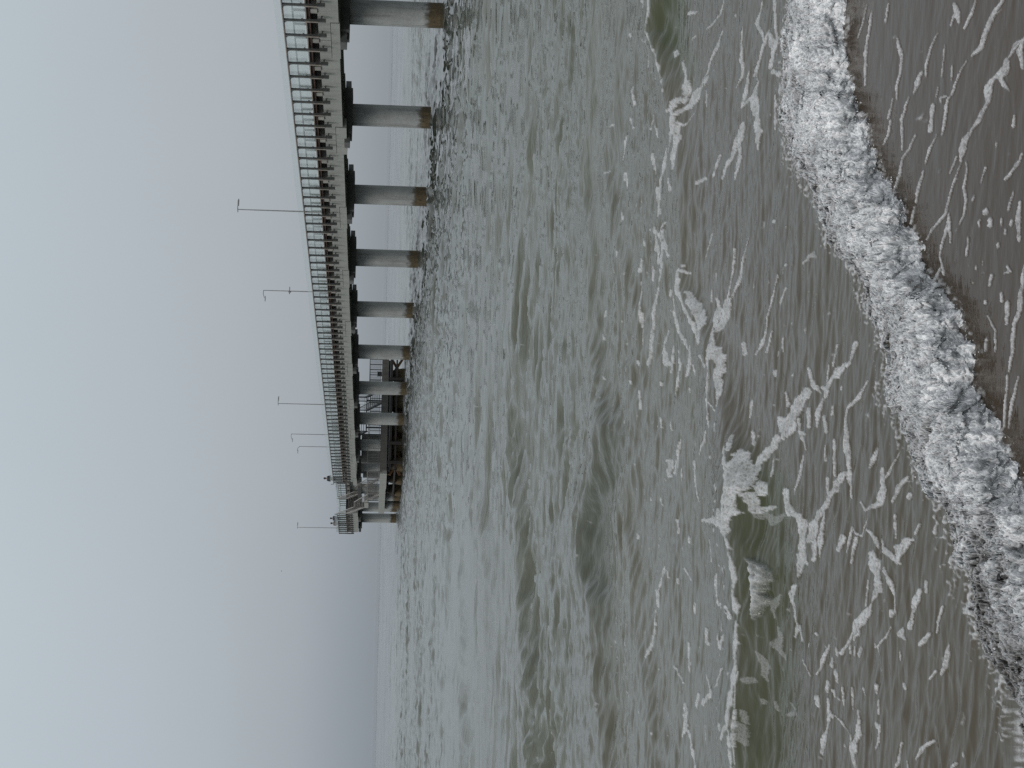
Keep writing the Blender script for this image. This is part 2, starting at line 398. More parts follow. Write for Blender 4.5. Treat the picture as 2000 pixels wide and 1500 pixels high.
class MB:
    """collects boxes, prisms and tubes into one mesh"""
    def __init__(self):
        self.v = []; self.f = []; self.m = []; self.mi = 0; self.smooth = []
    def add(self, vs, fs, smooth=False):
        b = len(self.v)
        self.v += [tuple(p) for p in vs]
        for f in fs:
            self.f.append([b + i for i in f]); self.m.append(self.mi); self.smooth.append(smooth)
    def box(self, x0, x1, y0, y1, z0, z1):
        if x0 > x1: x0, x1 = x1, x0
        if y0 > y1: y0, y1 = y1, y0
        if z0 > z1: z0, z1 = z1, z0
        vs = [(x0,y0,z0),(x1,y0,z0),(x1,y1,z0),(x0,y1,z0),(x0,y0,z1),(x1,y0,z1),(x1,y1,z1),(x0,y1,z1)]
        self.add(vs, [(0,3,2,1),(4,5,6,7),(0,1,5,4),(1,2,6,5),(2,3,7,6),(3,0,4,7)])
    def prism_y(self, prof, y0, y1):
        """profile of (x, z) points, counter-clockwise seen from -y, pulled along y"""
        n = len(prof)
        vs = [(x, y0, z) for x, z in prof] + [(x, y1, z) for x, z in prof]
        fs = [tuple(range(n)), tuple(range(2*n-1, n-1, -1))]
        for i in range(n):
            j = (i+1) % n
            fs.append((i, i+n, j+n, j))
        self.add(vs, fs)
    def tube(self, pts, r, n=8, cap=True):
        pts = [Vector(p) for p in pts]
        rr = r if isinstance(r, (list, tuple)) else [r]*len(pts)
        rings = []
        for i, p in enumerate(pts):
            d = (pts[min(i+1, len(pts)-1)] - pts[max(i-1, 0)]).normalized()
            up = Vector((0, 0, 1)) if abs(d.z) < .9 else Vector((1, 0, 0))
            a = d.cross(up).normalized(); b = d.cross(a).normalized()
            rings.append([p + rr[i]*(math.cos(2*math.pi*k/n)*a + math.sin(2*math.pi*k/n)*b) for k in range(n)])
        vs = [q for ring in rings for q in ring]; fs = []
        for i in range(len(pts)-1):
            for k in range(n):
                k2 = (k+1) % n
                fs.append((i*n+k, i*n+k2, (i+1)*n+k2, (i+1)*n+k))
        self.add(vs, fs, True)
        if cap:
            self.add(rings[0], [tuple(range(n-1, -1, -1))]); self.add(rings[-1], [tuple(range(n))])
    def bar(self, a, b, w, h):
        """rectangular bar from a to b, w sideways, h upright"""
        a = Vector(a); b = Vector(b); d = (b-a).normalized()
        up = Vector((0,0,1)) if abs(d.z) < .95 else Vector((1,0,0))
        s = d.cross(up).normalized(); u = s.cross(d).normalized()
        vs = []
        for p in (a, b):
            for i, j in ((-1,-1),(1,-1),(1,1),(-1,1)):
                vs.append(p + s*(i*w/2) + u*(j*h/2))
        self.add(vs, [(0,1,2,3),(7,6,5,4),(0,4,5,1),(1,5,6,2),(2,6,7,3),(3,7,4,0)])
    def build(self, name, mats, parent=None, loc=(0,0,0), rot=(0,0,0)):
        me = bpy.data.meshes.new(name)
        me.from_pydata(self.v, [], self.f)
        if not isinstance(mats, (list, tuple)): mats = [mats]
        for m in mats: me.materials.append(m)
        me.polygons.foreach_set('material_index', self.m)
        me.polygons.foreach_set('use_smooth', self.smooth)
        bm = bmesh.new(); bm.from_mesh(me)
        bmesh.ops.recalc_face_normals(bm, faces=bm.faces); bm.to_mesh(me); bm.free()
        me.update()
        o = bpy.data.objects.new(name, me)
        COL.objects.link(o)
        o.location = loc; o.rotation_euler = rot
        if parent: o.parent = parent
        return o

def dup(o, parent=None, loc=None):
    c = o.copy(); COL.objects.link(c)
    if parent: c.parent = parent
    if loc is not None: c.location = loc
    return c

# ---------------------------------------------------------------- materials
def newmat(name):
    m = bpy.data.materials.new(name); m.use_nodes = True
    nt = m.node_tree
    return m, nt, nt.nodes['Principled BSDF']

def N(nt, t, **kw):
    n = nt.nodes.new(t)
    for k, v in kw.items():
        if hasattr(n, k): setattr(n, k, v)
        else: n.inputs[k].default_value = v
    return n

def ramp(nt, stops, fac):
    r = nt.nodes.new('ShaderNodeValToRGB')
    el = r.color_ramp.elements
    while len(el) < len(stops): el.new(0.5)
    for e, (p, c) in zip(el, stops):
        e.position = p; e.color = (c[0], c[1], c[2], 1)
    nt.links.new(fac, r.inputs[0])
    return r

def coords(nt, scale=(1,1,1), rand=True):
    tc = N(nt, 'ShaderNodeTexCoord')
    mp = N(nt, 'ShaderNodeMapping')
    mp.inputs['Scale'].default_value = scale
    nt.links.new(tc.outputs['Object'], mp.inputs[0])
    if rand:
        oi = N(nt, 'ShaderNodeObjectInfo')
        mu = N(nt, 'ShaderNodeMath', operation='MULTIPLY'); mu.inputs[1].default_value = 37.0
        nt.links.new(oi.outputs['Random'], mu.inputs[0])
        cb = N(nt, 'ShaderNodeCombineXYZ')
        for i in range(3): nt.links.new(mu.outputs[0], cb.inputs[i])
        nt.links.new(cb.outputs[0], mp.inputs['Location'])
    return mp.outputs[0]

def noise(nt, vec, scale, detail=5, rough=.6):
    n = N(nt, 'ShaderNodeTexNoise')
    n.inputs['Scale'].default_value = scale; n.inputs['Detail'].default_value = detail
    n.inputs['Roughness'].default_value = rough
    nt.links.new(vec, n.inputs['Vector'])
    return n.outputs['Fac']

def mix(nt, fac, a, b, blend='MIX'):
    m = N(nt, 'ShaderNodeMix', data_type='RGBA', blend_type=blend)
    for s, v in ((0, fac), (6, a), (7, b)):
        if isinstance(v, (int, float)): m.inputs[s].default_value = v
        elif isinstance(v, tuple): m.inputs[s].default_value = (*v, 1) if len(v) == 3 else v
        else: nt.links.new(v, m.inputs[s])
    return m.outputs[2]

def math_(nt, op, a, b=None, clamp=False):
    m = N(nt, 'ShaderNodeMath', operation=op); m.use_clamp = clamp
    for i, v in enumerate((a, b)):
        if v is None: continue
        if isinstance(v, (int, float)): m.inputs[i].default_value = v
        else: nt.links.new(v, m.inputs[i])
    return m.outputs[0]

def bump(nt, bsdf, h, strength=.3, dist=.02):
    b = N(nt, 'ShaderNodeBump'); b.inputs['Strength'].default_value = strength; b.inputs['Distance'].default_value = dist
    nt.links.new(h, b.inputs['Height']); nt.links.new(b.outputs[0], bsdf.inputs['Normal'])

def concrete(name, light, dark, algae=False, rust=.25):
    m, nt, p = newmat(name)
    v = coords(nt)
    big = noise(nt, v, 1.3, 6, .65)
    fine = noise(nt, v, 14, 4, .7)
    st = noise(nt, coords(nt, (5, 5, .35)), 1.0, 4, .6)
    c = mix(nt, ramp(nt, [(.3, (0,0,0)), (.7, (1,1,1))], big).outputs[0], dark, light)
    c = mix(nt, ramp(nt, [(.5, (0,0,0)), (.72, (.55,.55,.55))], st).outputs[0], c, tuple(x*.55 for x in dark))
    c = mix(nt, .25, c, ramp(nt, [(.3, (.05,.05,.05)), (.7, (.6,.6,.58))], fine).outputs[0], 'OVERLAY')
    rs = noise(nt, coords(nt, (3, 3, .5)), 1.1, 5, .7)
    rm = ramp(nt, [(.6, (0,0,0)), (.78, (rust,rust,rust))], rs).outputs[0]
    c = mix(nt, rm, c, (.13, .085, .045))
    if algae:
        tc = N(nt, 'ShaderNodeTexCoord'); sp = N(nt, 'ShaderNodeSeparateXYZ')
        nt.links.new(tc.outputs['Object'], sp.inputs[0])
        n1 = noise(nt, coords(nt, (2.2, 2.2, 1.2)), 1.6, 6, .7)
        hz = math_(nt, 'ADD', sp.outputs[2], math_(nt, 'MULTIPLY', math_(nt, 'SUBTRACT', n1, .5), 1.1))
        stain = math_(nt, 'SUBTRACT', 1.0, math_(nt, 'MULTIPLY', math_(nt, 'SUBTRACT', hz, .42), 5.0), True)
        al = math_(nt, 'SUBTRACT', 1.0, math_(nt, 'MULTIPLY', math_(nt, 'SUBTRACT', math_(nt, 'ADD', sp.outputs[2], math_(nt, 'MULTIPLY', math_(nt, 'SUBTRACT', n1, .5), .35)), .36), 7.0), True)
        oc = mix(nt, ramp(nt, [(.35, (0,0,0)), (.65, (1,1,1))], noise(nt, coords(nt, (4, 4, 2)), 2.2, 5, .75)).outputs[0], (.030, .023, .011), (.125, .088, .038))
        c = mix(nt, math_(nt, 'MULTIPLY', stain, .75), c, (.045, .036, .02))
        c = mix(nt, math_(nt, 'MULTIPLY', al, .9), c, oc)
        # darker, streaky head of the column under the crosshead
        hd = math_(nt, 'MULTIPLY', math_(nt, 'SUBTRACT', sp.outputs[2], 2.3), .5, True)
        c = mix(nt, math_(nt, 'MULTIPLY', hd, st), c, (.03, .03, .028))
    nt.links.new(c, p.inputs['Base Color'])
    p.inputs['Roughness'].default_value = .85
    bump(nt, p, fine, .25, .02)
    return m

def paintmat(name, col, rough=.5, var=.35, metal=0.0, scale=6):
    m, nt, p = newmat(name)
    v = coords(nt)
    f = noise(nt, v, scale, 5, .65)
    c = mix(nt, ramp(nt, [(.3, (0,0,0)), (.75, (1,1,1))], f).outputs[0], tuple(x*(1-var) for x in col), tuple(min(1, x*(1+var*.5)) for x in col))
    nt.links.new(c, p.inputs['Base Color'])
    p.inputs['Roughness'].default_value = rough; p.inputs['Metallic'].default_value = metal
    bump(nt, p, f, .1, .01)
    return m

M = {}
M['girder'] = concrete('girder_concrete', (.335, .35, .325), (.285, .297, .275), rust=.08)
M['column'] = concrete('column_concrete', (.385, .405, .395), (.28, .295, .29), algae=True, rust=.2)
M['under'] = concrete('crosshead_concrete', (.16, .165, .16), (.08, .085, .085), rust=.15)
M['stage'] = concrete('stage_concrete', (.15, .145, .13), (.09, .088, .08), rust=.35)
M['pile'] = concrete('pile_concrete', (.10, .085, .055), (.035, .030, .02), algae=True, rust=.6)
M['timber'] = paintmat('weathered_timber', (.105, .06, .046), .8, .5)
M['timber_dark'] = paintmat('dark_timber', (.035, .030, .028), .8, .4)
M['beam'] = concrete('beam_concrete', (.38, .375, .35), (.24, .24, .225), rust=.1)
M['post'] = paintmat('dark_green_grey_paint', (.105, .11, .105), .45, .4)
M['trim'] = paintmat('tan_weathered_metal', (.27, .235, .20), .5, .4)
M['galv'] = paintmat('galvanised_steel', (.29, .28, .26), .5, .35)
M['rail_grey'] = paintmat('dull_rail_grey', (.17, .17, .16), .5, .4)
M['steel_dark'] = paintmat('dark_steel', (.055, .06, .062), .45, .4)
M['pole'] = paintmat('grey_lamp_pole', (.30, .305, .31), .4, .3)
M['red'] = paintmat('dark_red_paint', (.16, .025, .022), .5, .3)
M['black'] = paintmat('black_plastic', (.012, .013, .015), .5, .3)
M['rust'] = paintmat('rusty_steel', (.13, .065, .025), .8, .6, scale=3)

def glassmat():
    m, nt, p = newmat('railing_glass')
    nt.nodes.remove(p)
    out = [n for n in nt.nodes if n.type == 'OUTPUT_MATERIAL'][0]
    tr = N(nt, 'ShaderNodeBsdfTransparent'); tr.inputs[0].default_value = (.975, .99, .985, 1)
    gl = N(nt, 'ShaderNodeBsdfGlossy'); gl.inputs['Color'].default_value = (.93, .97, .96, 1); gl.inputs['Roughness'].default_value = .12
    df = N(nt, 'ShaderNodeBsdfDiffuse'); df.inputs['Color'].default_value = (.66, .70, .69, 1)
    a = N(nt, 'ShaderNodeMixShader'); b = N(nt, 'ShaderNodeMixShader')
    fn = noise(nt, coords(nt, (1.5, 1, .6)), 2.0, 4, .6)
    salt = ramp(nt, [(.3, (.05,.05,.05)), (.75, (.12,.12,.12))], fn).outputs[0]     # salt film on the panes
    nt.links.new(salt, a.inputs[0])
    nt.links.new(tr.outputs[0], a.inputs[1]); nt.links.new(df.outputs[0], a.inputs[2])
    b.inputs[0].default_value = .14
    nt.links.new(a.outputs[0], b.inputs[1]); nt.links.new(gl.outputs[0], b.inputs[2])
    nt.links.new(b.outputs[0], out.inputs[0])
    return m
M['glass'] = glassmat()

# ---------------------------------------------------------------- the pier
PX, PY, AL, S = 11.927, 69.419, .272, 9.277        # first column in full view, heading, column spacing
RZ = math.atan2(math.cos(AL), -math.sin(AL))       # local x runs out to sea, local y to the near (left) side
def pier_xyz(s, o, z):
    return (PX - math.sin(AL)*s - math.cos(AL)*o, PY + math.cos(AL)*s - math.sin(AL)*o, z)

pier = empty('pier', (PX, PY, 0), RZ, 'long grey concrete pier on round columns with a glass railing, running out to sea', 'pier')
Z_TOP, Z_GT, Z_GB = 5.10, 4.66, 3.88
END = 100.3
GAP0, GAP1 = 74.3, 89.4
HW = 1.29
stations = [k*S for k in range(-3, 11)] + [99.0]

mb = MB()
prof_n = 48
zs = [-1.5, 0, .5, 1.5, 2.6, 3.5]
vs = [(.49*math.cos(2*math.pi*k/prof_n), .49*math.sin(2*math.pi*k/prof_n), z) for z in zs for k in range(prof_n)]
fs = [(i*prof_n+k, i*prof_n+(k+1) % prof_n, (i+1)*prof_n+(k+1) % prof_n, (i+1)*prof_n+k) for i in range(len(zs)-1) for k in range(prof_n)]
mb.add(vs, fs, True)
col0 = None
for s in stations:
    if col0 is None:
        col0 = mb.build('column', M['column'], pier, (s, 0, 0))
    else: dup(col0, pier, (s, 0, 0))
# crossheads with bearing nibs at both ends
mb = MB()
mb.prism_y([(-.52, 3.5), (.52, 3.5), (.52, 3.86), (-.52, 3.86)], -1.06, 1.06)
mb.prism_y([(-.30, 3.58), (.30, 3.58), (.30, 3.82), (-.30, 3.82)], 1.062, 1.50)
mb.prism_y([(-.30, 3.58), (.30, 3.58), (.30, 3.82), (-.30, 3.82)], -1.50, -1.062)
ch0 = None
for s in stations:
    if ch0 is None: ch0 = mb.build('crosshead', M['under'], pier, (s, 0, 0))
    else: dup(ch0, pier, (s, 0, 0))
# girders with notched ends, one per span and side, and the seat blocks under each joint
def girder_mesh(L, n0=True, n1=True):
    g = MB()
    p = []
    if n0: p += [(.02, 4.20), (1.44, 4.20), (1.44, Z_GB)]
    else: p += [(.02, Z_GB)]
    if n1: p += [(L-1.44, Z_GB), (L-1.44, 4.20), (L-.02, 4.20)]
    else: p += [(L-.02, Z_GB)]
    p += [(L-.02, Z_GT), (.02, Z_GT)]
    g.prism_y(p, HW-.38, HW)
    return g
std = None
def put_girder(s0, s1, side, n0=True, n1=True):
    global std
    L = s1-s0
    normal = abs(L-S) < .01 and n0 and n1
    if normal and std: o = dup(std, pier)
    else:
        o = girder_mesh(L, n0, n1).build('girder', M['girder'], pier)
        if normal: std = o
    if side > 0: o.location = (s0, 0, 0); o.rotation_euler = (0, 0, 0)
    else: o.location = (s1, 0, 0); o.rotation_euler = (0, 0, math.pi)
for i in range(len(stations)-2):
    a, b = stations[i], stations[i+1]
    put_girder(a, b, -1)
    if b <= GAP0: put_girder(a, b, 1)
    elif a < GAP0 - .2: put_girder(a, GAP0, 1, True, False)
put_girder(stations[-2], END, -1, True, False)
put_girder(GAP1, END, 1, False, False)
blk = MB(); blk.prism_y([(-1.42, 3.84), (1.42, 3.84), (1.42, 4.18), (-1.42, 4.18)], HW-.42, HW+.03)
b0 = None
for i, s in enumerate(stations[:-1]):
    for side in (1, -1):
        if side > 0 and GAP0 < s+1.4 < GAP1+1.5 and s > 80: continue
        if i == 3 and side > 0:
            dp = MB(); dp.prism_y([(-1.42, 3.72), (1.42, 3.72), (1.42, 4.18), (-1.42, 4.18)], HW-.42, HW+.03)
            dp.build('seat_block', M['girder'], pier, (s, 0, 0)); continue
        if b0 is None: o = b0 = blk.build('seat_block', M['girder'], pier)
        else: o = dup(b0, pier)
        o.location = (s, 0, 0)
        o.rotation_euler = (0, 0, 0 if side > 0 else math.pi)
# cross beams whose ends show under the deck
bb = MB(); bb.box(-.15, .15, -HW-.02, HW+.05, Z_GT+.002, 4.91)
bn = bb.build('deck_beam', M['beam'], pier, (-1.75*S, 0, 0))
k = -1.75*S + S/4
while k < END:
    if not (GAP0+.2 < k < GAP1): dup(bn, pier, (k, 0, 0))
    k += S/4
bs = MB(); bs.box(-.15, .15, -HW-.02, -.1, Z_GT+.002, 4.91)
k = GAP0+.8
while k < GAP1:
    bs.build('deck_beam', M['beam'], pier, (k, 0, 0)); k += S/4
# deck: planks, edge timbers and tan edge trim (narrower beside the stairs)
S0 = -3*S
SL0, SL1 = -.25, 1.40        # the slot the stairs go down through
dk = MB()
for a, b, y1 in ((S0, GAP0, 1.38), (GAP0+.002, GAP1-.002, SL0-.05), (GAP1, END, 1.38)):
    x = a
    while x < b-.01:
        w = min(.6, b-x)
        dk.box(x, x+w-.012, -1.38, y1, 5.005, 5.075); x += .6
dk.build('deck', M['timber_dark'], pier)
for side, spans in ((1, ((S0, GAP0), (GAP1, END))), (-1, ((S0, END),))):
    for a, b in spans:
        st = MB(); st.box(a, b, side*1.24, side*1.36, 4.935, 5.0); st.build('edge_timber', M['timber'], pier)
        tr = MB(); tr.box(a, b, side*1.382, side*1.45, 5.06, 5.10); tr.build('edge_trim', M['trim'], pier)
st = MB(); st.box(GAP0, GAP1, SL0-.16, SL0-.05, 4.80, 5.0); st.build('edge_timber', M['timber_dark'], pier)

# railing posts: plate bracket on the girder face, upright, curved top under the handrail
ZR = 5.93
def post_mesh():
    p = MB()
    p.box(-.035, .035, 1.455, 1.545, 4.34, ZR-.03)
    p.box(-.034, .034, 1.40, 1.453, 4.345, 4.64); p.box(-.02, .02, HW+.002, 1.398, 4.48, 4.54)
    for zz in (4.42, 4.54): p.box(.036, .052, 1.46, 1.50, zz, zz+.03)     # bolt heads
    for q in range(5):                                                                # curved corner
        a0 = math.pi/2*q/5; a1 = math.pi/2*(q+1)/5; R = .17
        p.bar((.035+R-R*math.cos(a0), 1.5, ZR-.03-R+R*math.sin(a0)), (.035+R-R*math.cos(a1), 1.5, ZR-.03-R+R*math.sin(a1)), .07, .035)
    p.box(-.07, -.03, 1.44, 1.5, 5.20, 5.26)
    p.mi = 1
    p.box(-.040, .040, 1.547, 1.562, 4.62, 5.12)
    return p
pm = post_mesh()
p0 = None
post_s = []
i = -14
while True:
    s = (i+.37)*S/8
    i += 1
    if s > END-.1: break
    post_s.append(s)
near_posts = [s for s in post_s if not (GAP0-.1 < s < GAP1+.1)] + [END-.06]
for s in near_posts:
    if p0 is None: p0 = pm.build('railing_post', [M['post'], M['trim']], pier, (s, 0, 0))
    else: dup(p0, pier, (s, 0, 0))
far = MB()
for s in post_s:
    far.box(s-.035, s+.035, -1.545, -1.455, 4.34, ZR-.03)
    far.box(s-.03, s+.03, -1.453, -HW-.002, 4.40, 4.59)
tag(far.build('railing_post', M['post'], pier), kind='stuff')
def rail_run(a, b, o):
    r = MB(); r.box(a, b, o-.035, o+.035, ZR-.03, ZR+.03)
    hr_ = r.build('handrail', [M['post']], pier)
    t = MB(); t.box(a, b, o+(.037 if o > 0 else -.060), o+(.060 if o > 0 else -.037), ZR-.012, ZR+.028)
    t.build('handrail_edge', M['trim'], hr_)
rail_run(-1.75*S, GAP0, 1.50); rail_run(GAP1, END, 1.50)
rail_run(-1.75*S, END, -1.50)
er = MB(); er.box(END-.035, END+.035, -1.46, 1.46, ZR-.03, ZR+.03); er.build('handrail', M['post'], pier)
hr = MB(); hr.tube([(GAP0, 1.5, ZR), (GAP0+.15, 1.5, ZR+.06), (GAP0+.25, 1.5, ZR+.25)], .03); hr.tube([(GAP1, 1.5, ZR), (GAP1-.15, 1.5, ZR+.06), (GAP1-.25, 1.5, ZR+.25)], .03)
hr.build('rail_end', M['post'], pier)
# glass panes
gp = MB(); gp.box(.012, S/8-.012, 1.405, 1.42, 5.16, 6.235)
g0 = None
for a, b in zip(post_s[:-1], post_s[1:]):
    if b > GAP0 and a < GAP1: continue
    if g0 is None: g0 = gp.build('glass_pane', M['glass'], pier, (a, 0, 0))
    else: dup(g0, pier, (a, 0, 0))
fg = MB()
for a, b in zip(post_s[:-1], post_s[1:]): fg.box(a+.012, b-.012, -1.42, -1.405, 5.16, 6.235)
tag(fg.build('glass_pane', M['glass'], pier), kind='stuff')
eg = MB(); eg.box(END-.10, END-.085, -1.38, 1.38, 5.16, 6.235); eg.build('glass_pane', M['glass'], pier)
# thin rails across the opening at the stairs
tr = MB()
for z in (5.55, 5.92): tr.box(GAP0+.02, GAP1-.02, SL0-.10, SL0-.06, z-.02, z+.02)
for s in (GAP0+.05, 81.2, GAP1-.05): tr.box(s-.03, s+.03, SL0-.10, SL0-.05, 5.08, 5.95)
tr.build('opening_rail', M['steel_dark'], pier)
# end wall of the deck
ew = MB(); ew.box(END+.002, END+.14, -1.30, 1.30, 3.90, 5.0); ew.build('end_wall', M['girder'], pier)

# ---------------------------------------------------------------- lamp posts on the pier
def lamp(s, o, ztop, head, label, mid=False):
    x, y, z = pier_xyz(s, o, 5.09)
    t = empty('street_lamp', (x, y, z), RZ, label, 'lamp post', 'lamp posts along the pier')
    h = ztop-z; sg = -1 if o > 0 else 1              # arms reach in over the deck
    p = MB(); p.tube([(0,0,-.02), (0,0,.9), (0,0,h)], [.05, .035, .024], 10); p.box(-.12, .12, -.10, .10, -.03, .02)
    p.build('pole', M['pole'], t)
    a = MB()
    if head == 'tee':
        a.tube([(0, -sg*.14, h-.02), (0, 0, h), (0, sg*.5, h)], .022, 8)
    elif head == 'droop':
        a.tube([(0, 0, h), (0, sg*.25, h+.01), (0, sg*.5, h-.07)], .02, 8)
    else:
        a.tube([(0, 0, h-.05), (0, sg*.12, h+.10), (0, sg*.3, h+.17), (0, sg*.42, h+.15)], .02, 8)
    arm = a.build('arm', M['pole'], t)
    hd = MB()
    tip = {'tee': (sg*.38, h+.0), 'droop': (sg*.55, h-.09), 'hook': (sg*.48, h+.14)}[head]
    hd.box(-.07, .07, tip[0]-.16, tip[0]+.16, tip[1]-.055, tip[1]-.015)
    hd.build('lamp_head', M['pole'], arm)
    if mid:
        m = MB(); m.tube([(0, -.28, h*.625), (0, .2, h*.625)], .028, 8); br_ = m.build('bracket', M['pole'], t)
        w = MB(); w.box(-.04, .04, .03, .09, h*.605, h*.64); w.build('floodlight', M['galv'], br_)
lamp(8.35, 1.41, 9.22, 'tee', 'nearest lamp post on the pier, thin grey pole with a short T shaped arm')
lamp(28.9, -1.40, 9.41, 'droop', 'second lamp post from the beach, with a small crosspiece halfway up its pole', True)
lamp(46.2, 1.41, 9.37, 'tee', 'third lamp post from the beach, plain pole with a short T shaped arm')
lamp(67.3, -1.40, 9.53, 'droop', 'fourth lamp post from the beach, thin pole with a drooping arm')
lamp(72.0, -1.40, 9.05, 'hook', 'fifth lamp post from the beach, low pole with a curved hook top')
lamp(97.5, 1.41, 10.25, 'tee', 'last lamp post, standing alone at the seaward end of the pier')

# ---------------------------------------------------------------- landing stage below the deck
stage = empty('landing_stage', pier_xyz(62, 0, 0), RZ, 'low grey concrete landing stage on stained piles underneath the pier', 'landing stage')
O0, O1, LEN, ZS = 2.85, -6.9, 18.0, 1.79
b = MB(); b.box(.05, LEN-.05, O1+.05, O0-.05, 1.52, ZS); b.build('deck_slab', M['stage'], stage)
b = MB(); b.box(-.25, .048, O1, O0, 1.24, ZS+.02); b.build('front_beam', M['stage'], stage)  # front face's shade is put into its darker concrete colour
b = MB(); b.box(.05, LEN*.36, O0-.048, O0+.25, 1.22, ZS+.02); b.build('side_beam', M['girder'], stage)  # lit side: paler concrete colour stands in for the light on it
b = MB(); b.box(LEN*.36+.01, LEN, O0-.048, O0+.25, 1.26, ZS+.035); b.build('side_beam', M['girder'], stage)
for q, x in enumerate((.5, 2.0, 5.2, 9.6, 14.0, 17.0)):
    b = MB(); b.box(x-.25, x+.25, O1+.1, O0-.1, .98, 1.518); b.build('cross_beam', M['under'], stage)
b = MB(); b.tube([(-.12, O1+.3, 1.06), (-.12, O0-.3, 1.06)], .1, 10); b.build('pipe', M['steel_dark'], stage)
pl = MB()
n = 28
vs = []; zz = [(-1.5, .60), (.10, .60), (.62, .52), (1.0, .40), (1.24, .38)]
for z, r in zz:
    for k in range(n):
        a = 2*math.pi*k/n
        q = max(abs(math.cos(a)), abs(math.sin(a)))**.6
        vs.append((r/q*math.cos(a), r/q*math.sin(a), z))
fs = [(i*n+k, i*n+(k+1) % n, (i+1)*n+(k+1) % n, (i+1)*n+k) for i in range(len(zz)-1) for k in range(n)]
fs.append(tuple(range((len(zz)-1)*n, len(zz)*n)))
pl.add(vs, fs, True)
pl0 = None
for x in (.75, 6.0, 11.2):
    for o in (2.15, .55, -1.1, -3.2, -5.6):
        loc = (x, o, random.uniform(-.06, .03))
        if pl0 is None: pl0 = pl.build('pile', M['pile'], stage, loc)
        else: dup(pl0, stage, loc)
b = MB(); b.box(4.0, 4.3, -1.25, 1.3, ZS+.002, 3.42); b.build('dark_panel', M['under'], stage)  # dark panels added here and below to block sky between columns
b = MB(); b.box(11.9, 12.2, -1.1, .9, ZS+.002, 3.3); b.build('dark_panel', M['under'], stage)
for zz in (.55, .95):
    b = MB(); b.box(-.30, -.14, O1+.2, O0-.15, zz-.07, zz+.07); b.build('waling', M['timber_dark'], stage)
b = MB(); b.box(.2, 11.5, O0-.24, O0-.10, .5, .64); b.build('waling', M['timber_dark'], stage)
for o in (2.3, .9, -.4, -4.1, -6.3):
    b = MB(); b.bar((.75, o+.75, 1.0), (.75, o-.75, .1), .16, .2); b.bar((.75, o-.75, 1.0), (.75, o+.75, .1), .16, .2)
    b.build('brace', M['rust'], stage)
for o in (2.2, .55, -5.0):
    b = MB(); b.box(-.42, -.27, o-.11, o+.11, .05, 1.2); b.build('fender', M['timber_dark'], stage)
c = MB(); c.tube([(0, 0, -1.5), (0, 0, 1.258)], .44, 32, False)
c.build('round_pile', M['column'], stage, (13.2, 2.35, 0))
c.build('round_pile', M['column'], stage, (16.9, 2.35, 0))
def balustrade(name, pts, parent, mat, h=1.05, step=.235, posts=1.6):
    r = MB()
    for a, b_ in zip(pts[:-1], pts[1:]):
        a = Vector(a); b_ = Vector(b_)
        up = Vector((0, 0, h)); L = (b_-a).length
        r.bar(a+up, b_+up, .05, .05); r.bar(a+Vector((0,0,.12)), b_+Vector((0,0,.12)), .03, .03)
        nn = max(1, int(L/step))
        for i in range(nn+1):
            p = a.lerp(b_, i/nn); r.tube([p+Vector((0,0,.12)), p+up], .011, 5, False)
        nn = max(1, int(L/posts))
        for i in range(nn+1):
            p = a.lerp(b_, i/nn); r.box(p.x-.03, p.x+.03, p.y-.03, p.y+.03, p.z-.04, p.z+h)
    return r.build(name, mat, parent)
balustrade('front_railing', [(-.1, O1+.1, ZS), (-.1, -4.4, ZS)], stage, M['steel_dark'])
balustrade('front_railing', [(-.1, -3.0, ZS), (-.1, O0+.1, ZS)], stage, M['rail_grey'])
balustrade('side_railing', [(0, O0+.12, ZS), (12.4, O0+.12, ZS)], stage, M['rail_grey'])
balustrade('rear_railing', [(LEN-.1, O1+.1, ZS), (LEN-.1, -1.2, ZS)], stage, M['steel_dark'])
balustrade('far_railing', [(0, O1+.1, ZS), (LEN-.2, O1+.1, ZS)], stage, M['steel_dark'])

# ---------------------------------------------------------------- steel stairs
def flight(parent, s0, z0, s1, z1, oa, ob, mat, tread):
    st = MB()
    for o in (oa, ob): st.bar((s0, o, z0-.10), (s1, o, z1-.10), .06, .24)
    st.build('stringer', mat, parent)
    n = max(3, int(abs(z1-z0)/.18)); t = MB()
    for i in range(1, n):
        s = s0+(s1-s0)*i/n; z = z0+(z1-z0)*i/n
        t.box(s-.14, s+.14, min(oa, ob)+.035, max(oa, ob)-.035, z-.04, z)
    t.build('treads', tread, parent)
    for o in (oa, ob):
        balustrade('handrail', [(s0, o, z0), (s1, o, z1)], parent, mat, .95, .28, 1.8)
stairs = empty('staircase', pier_xyz(0, 0, 0), RZ, 'pale steel staircase going down beside the gap near the end of the pier', 'staircase')
flight(stairs, 89.3, 5.06, 85.7, 3.30, SL0+.12, SL1, M['galv'], M['galv'])
flight(stairs, 83.2, 3.22, 79.0, 1.84, SL0+.12, SL1, M['galv'], M['galv'])
b = MB(); b.box(83.15, 85.75, SL0+.02, SL1+.08, 2.80, 3.20); b.build('landing', M['girder'], stairs)
balustrade('landing_railing', [(85.7, SL1, 3.22), (83.2, SL1, 3.22)], stairs, M['galv'], .95, .28)
b = MB(); b.tube([(84.4, .6, -1.5), (84.4, .6, 2.795)], .30, 24, False); b.build('landing_post', M['column'], stairs)
stairs2 = empty('staircase', pier_xyz(0, 0, 0), RZ, 'dark steel staircase climbing on the far side of the pier, seen between its columns', 'staircase')
flight(stairs2, 62.6, 1.83, 65.3, 3.12, -4.35, -3.15, M['steel_dark'], M['steel_dark'])
flight(stairs2, 66.6, 3.12, 71.4, 5.06, -2.85, -1.62, M['steel_dark'], M['steel_dark'])
b = MB(); b.box(65.3, 66.6, -4.4, -1.6, 3.0, 3.1); b.build('landing', M['steel_dark'], stairs2)
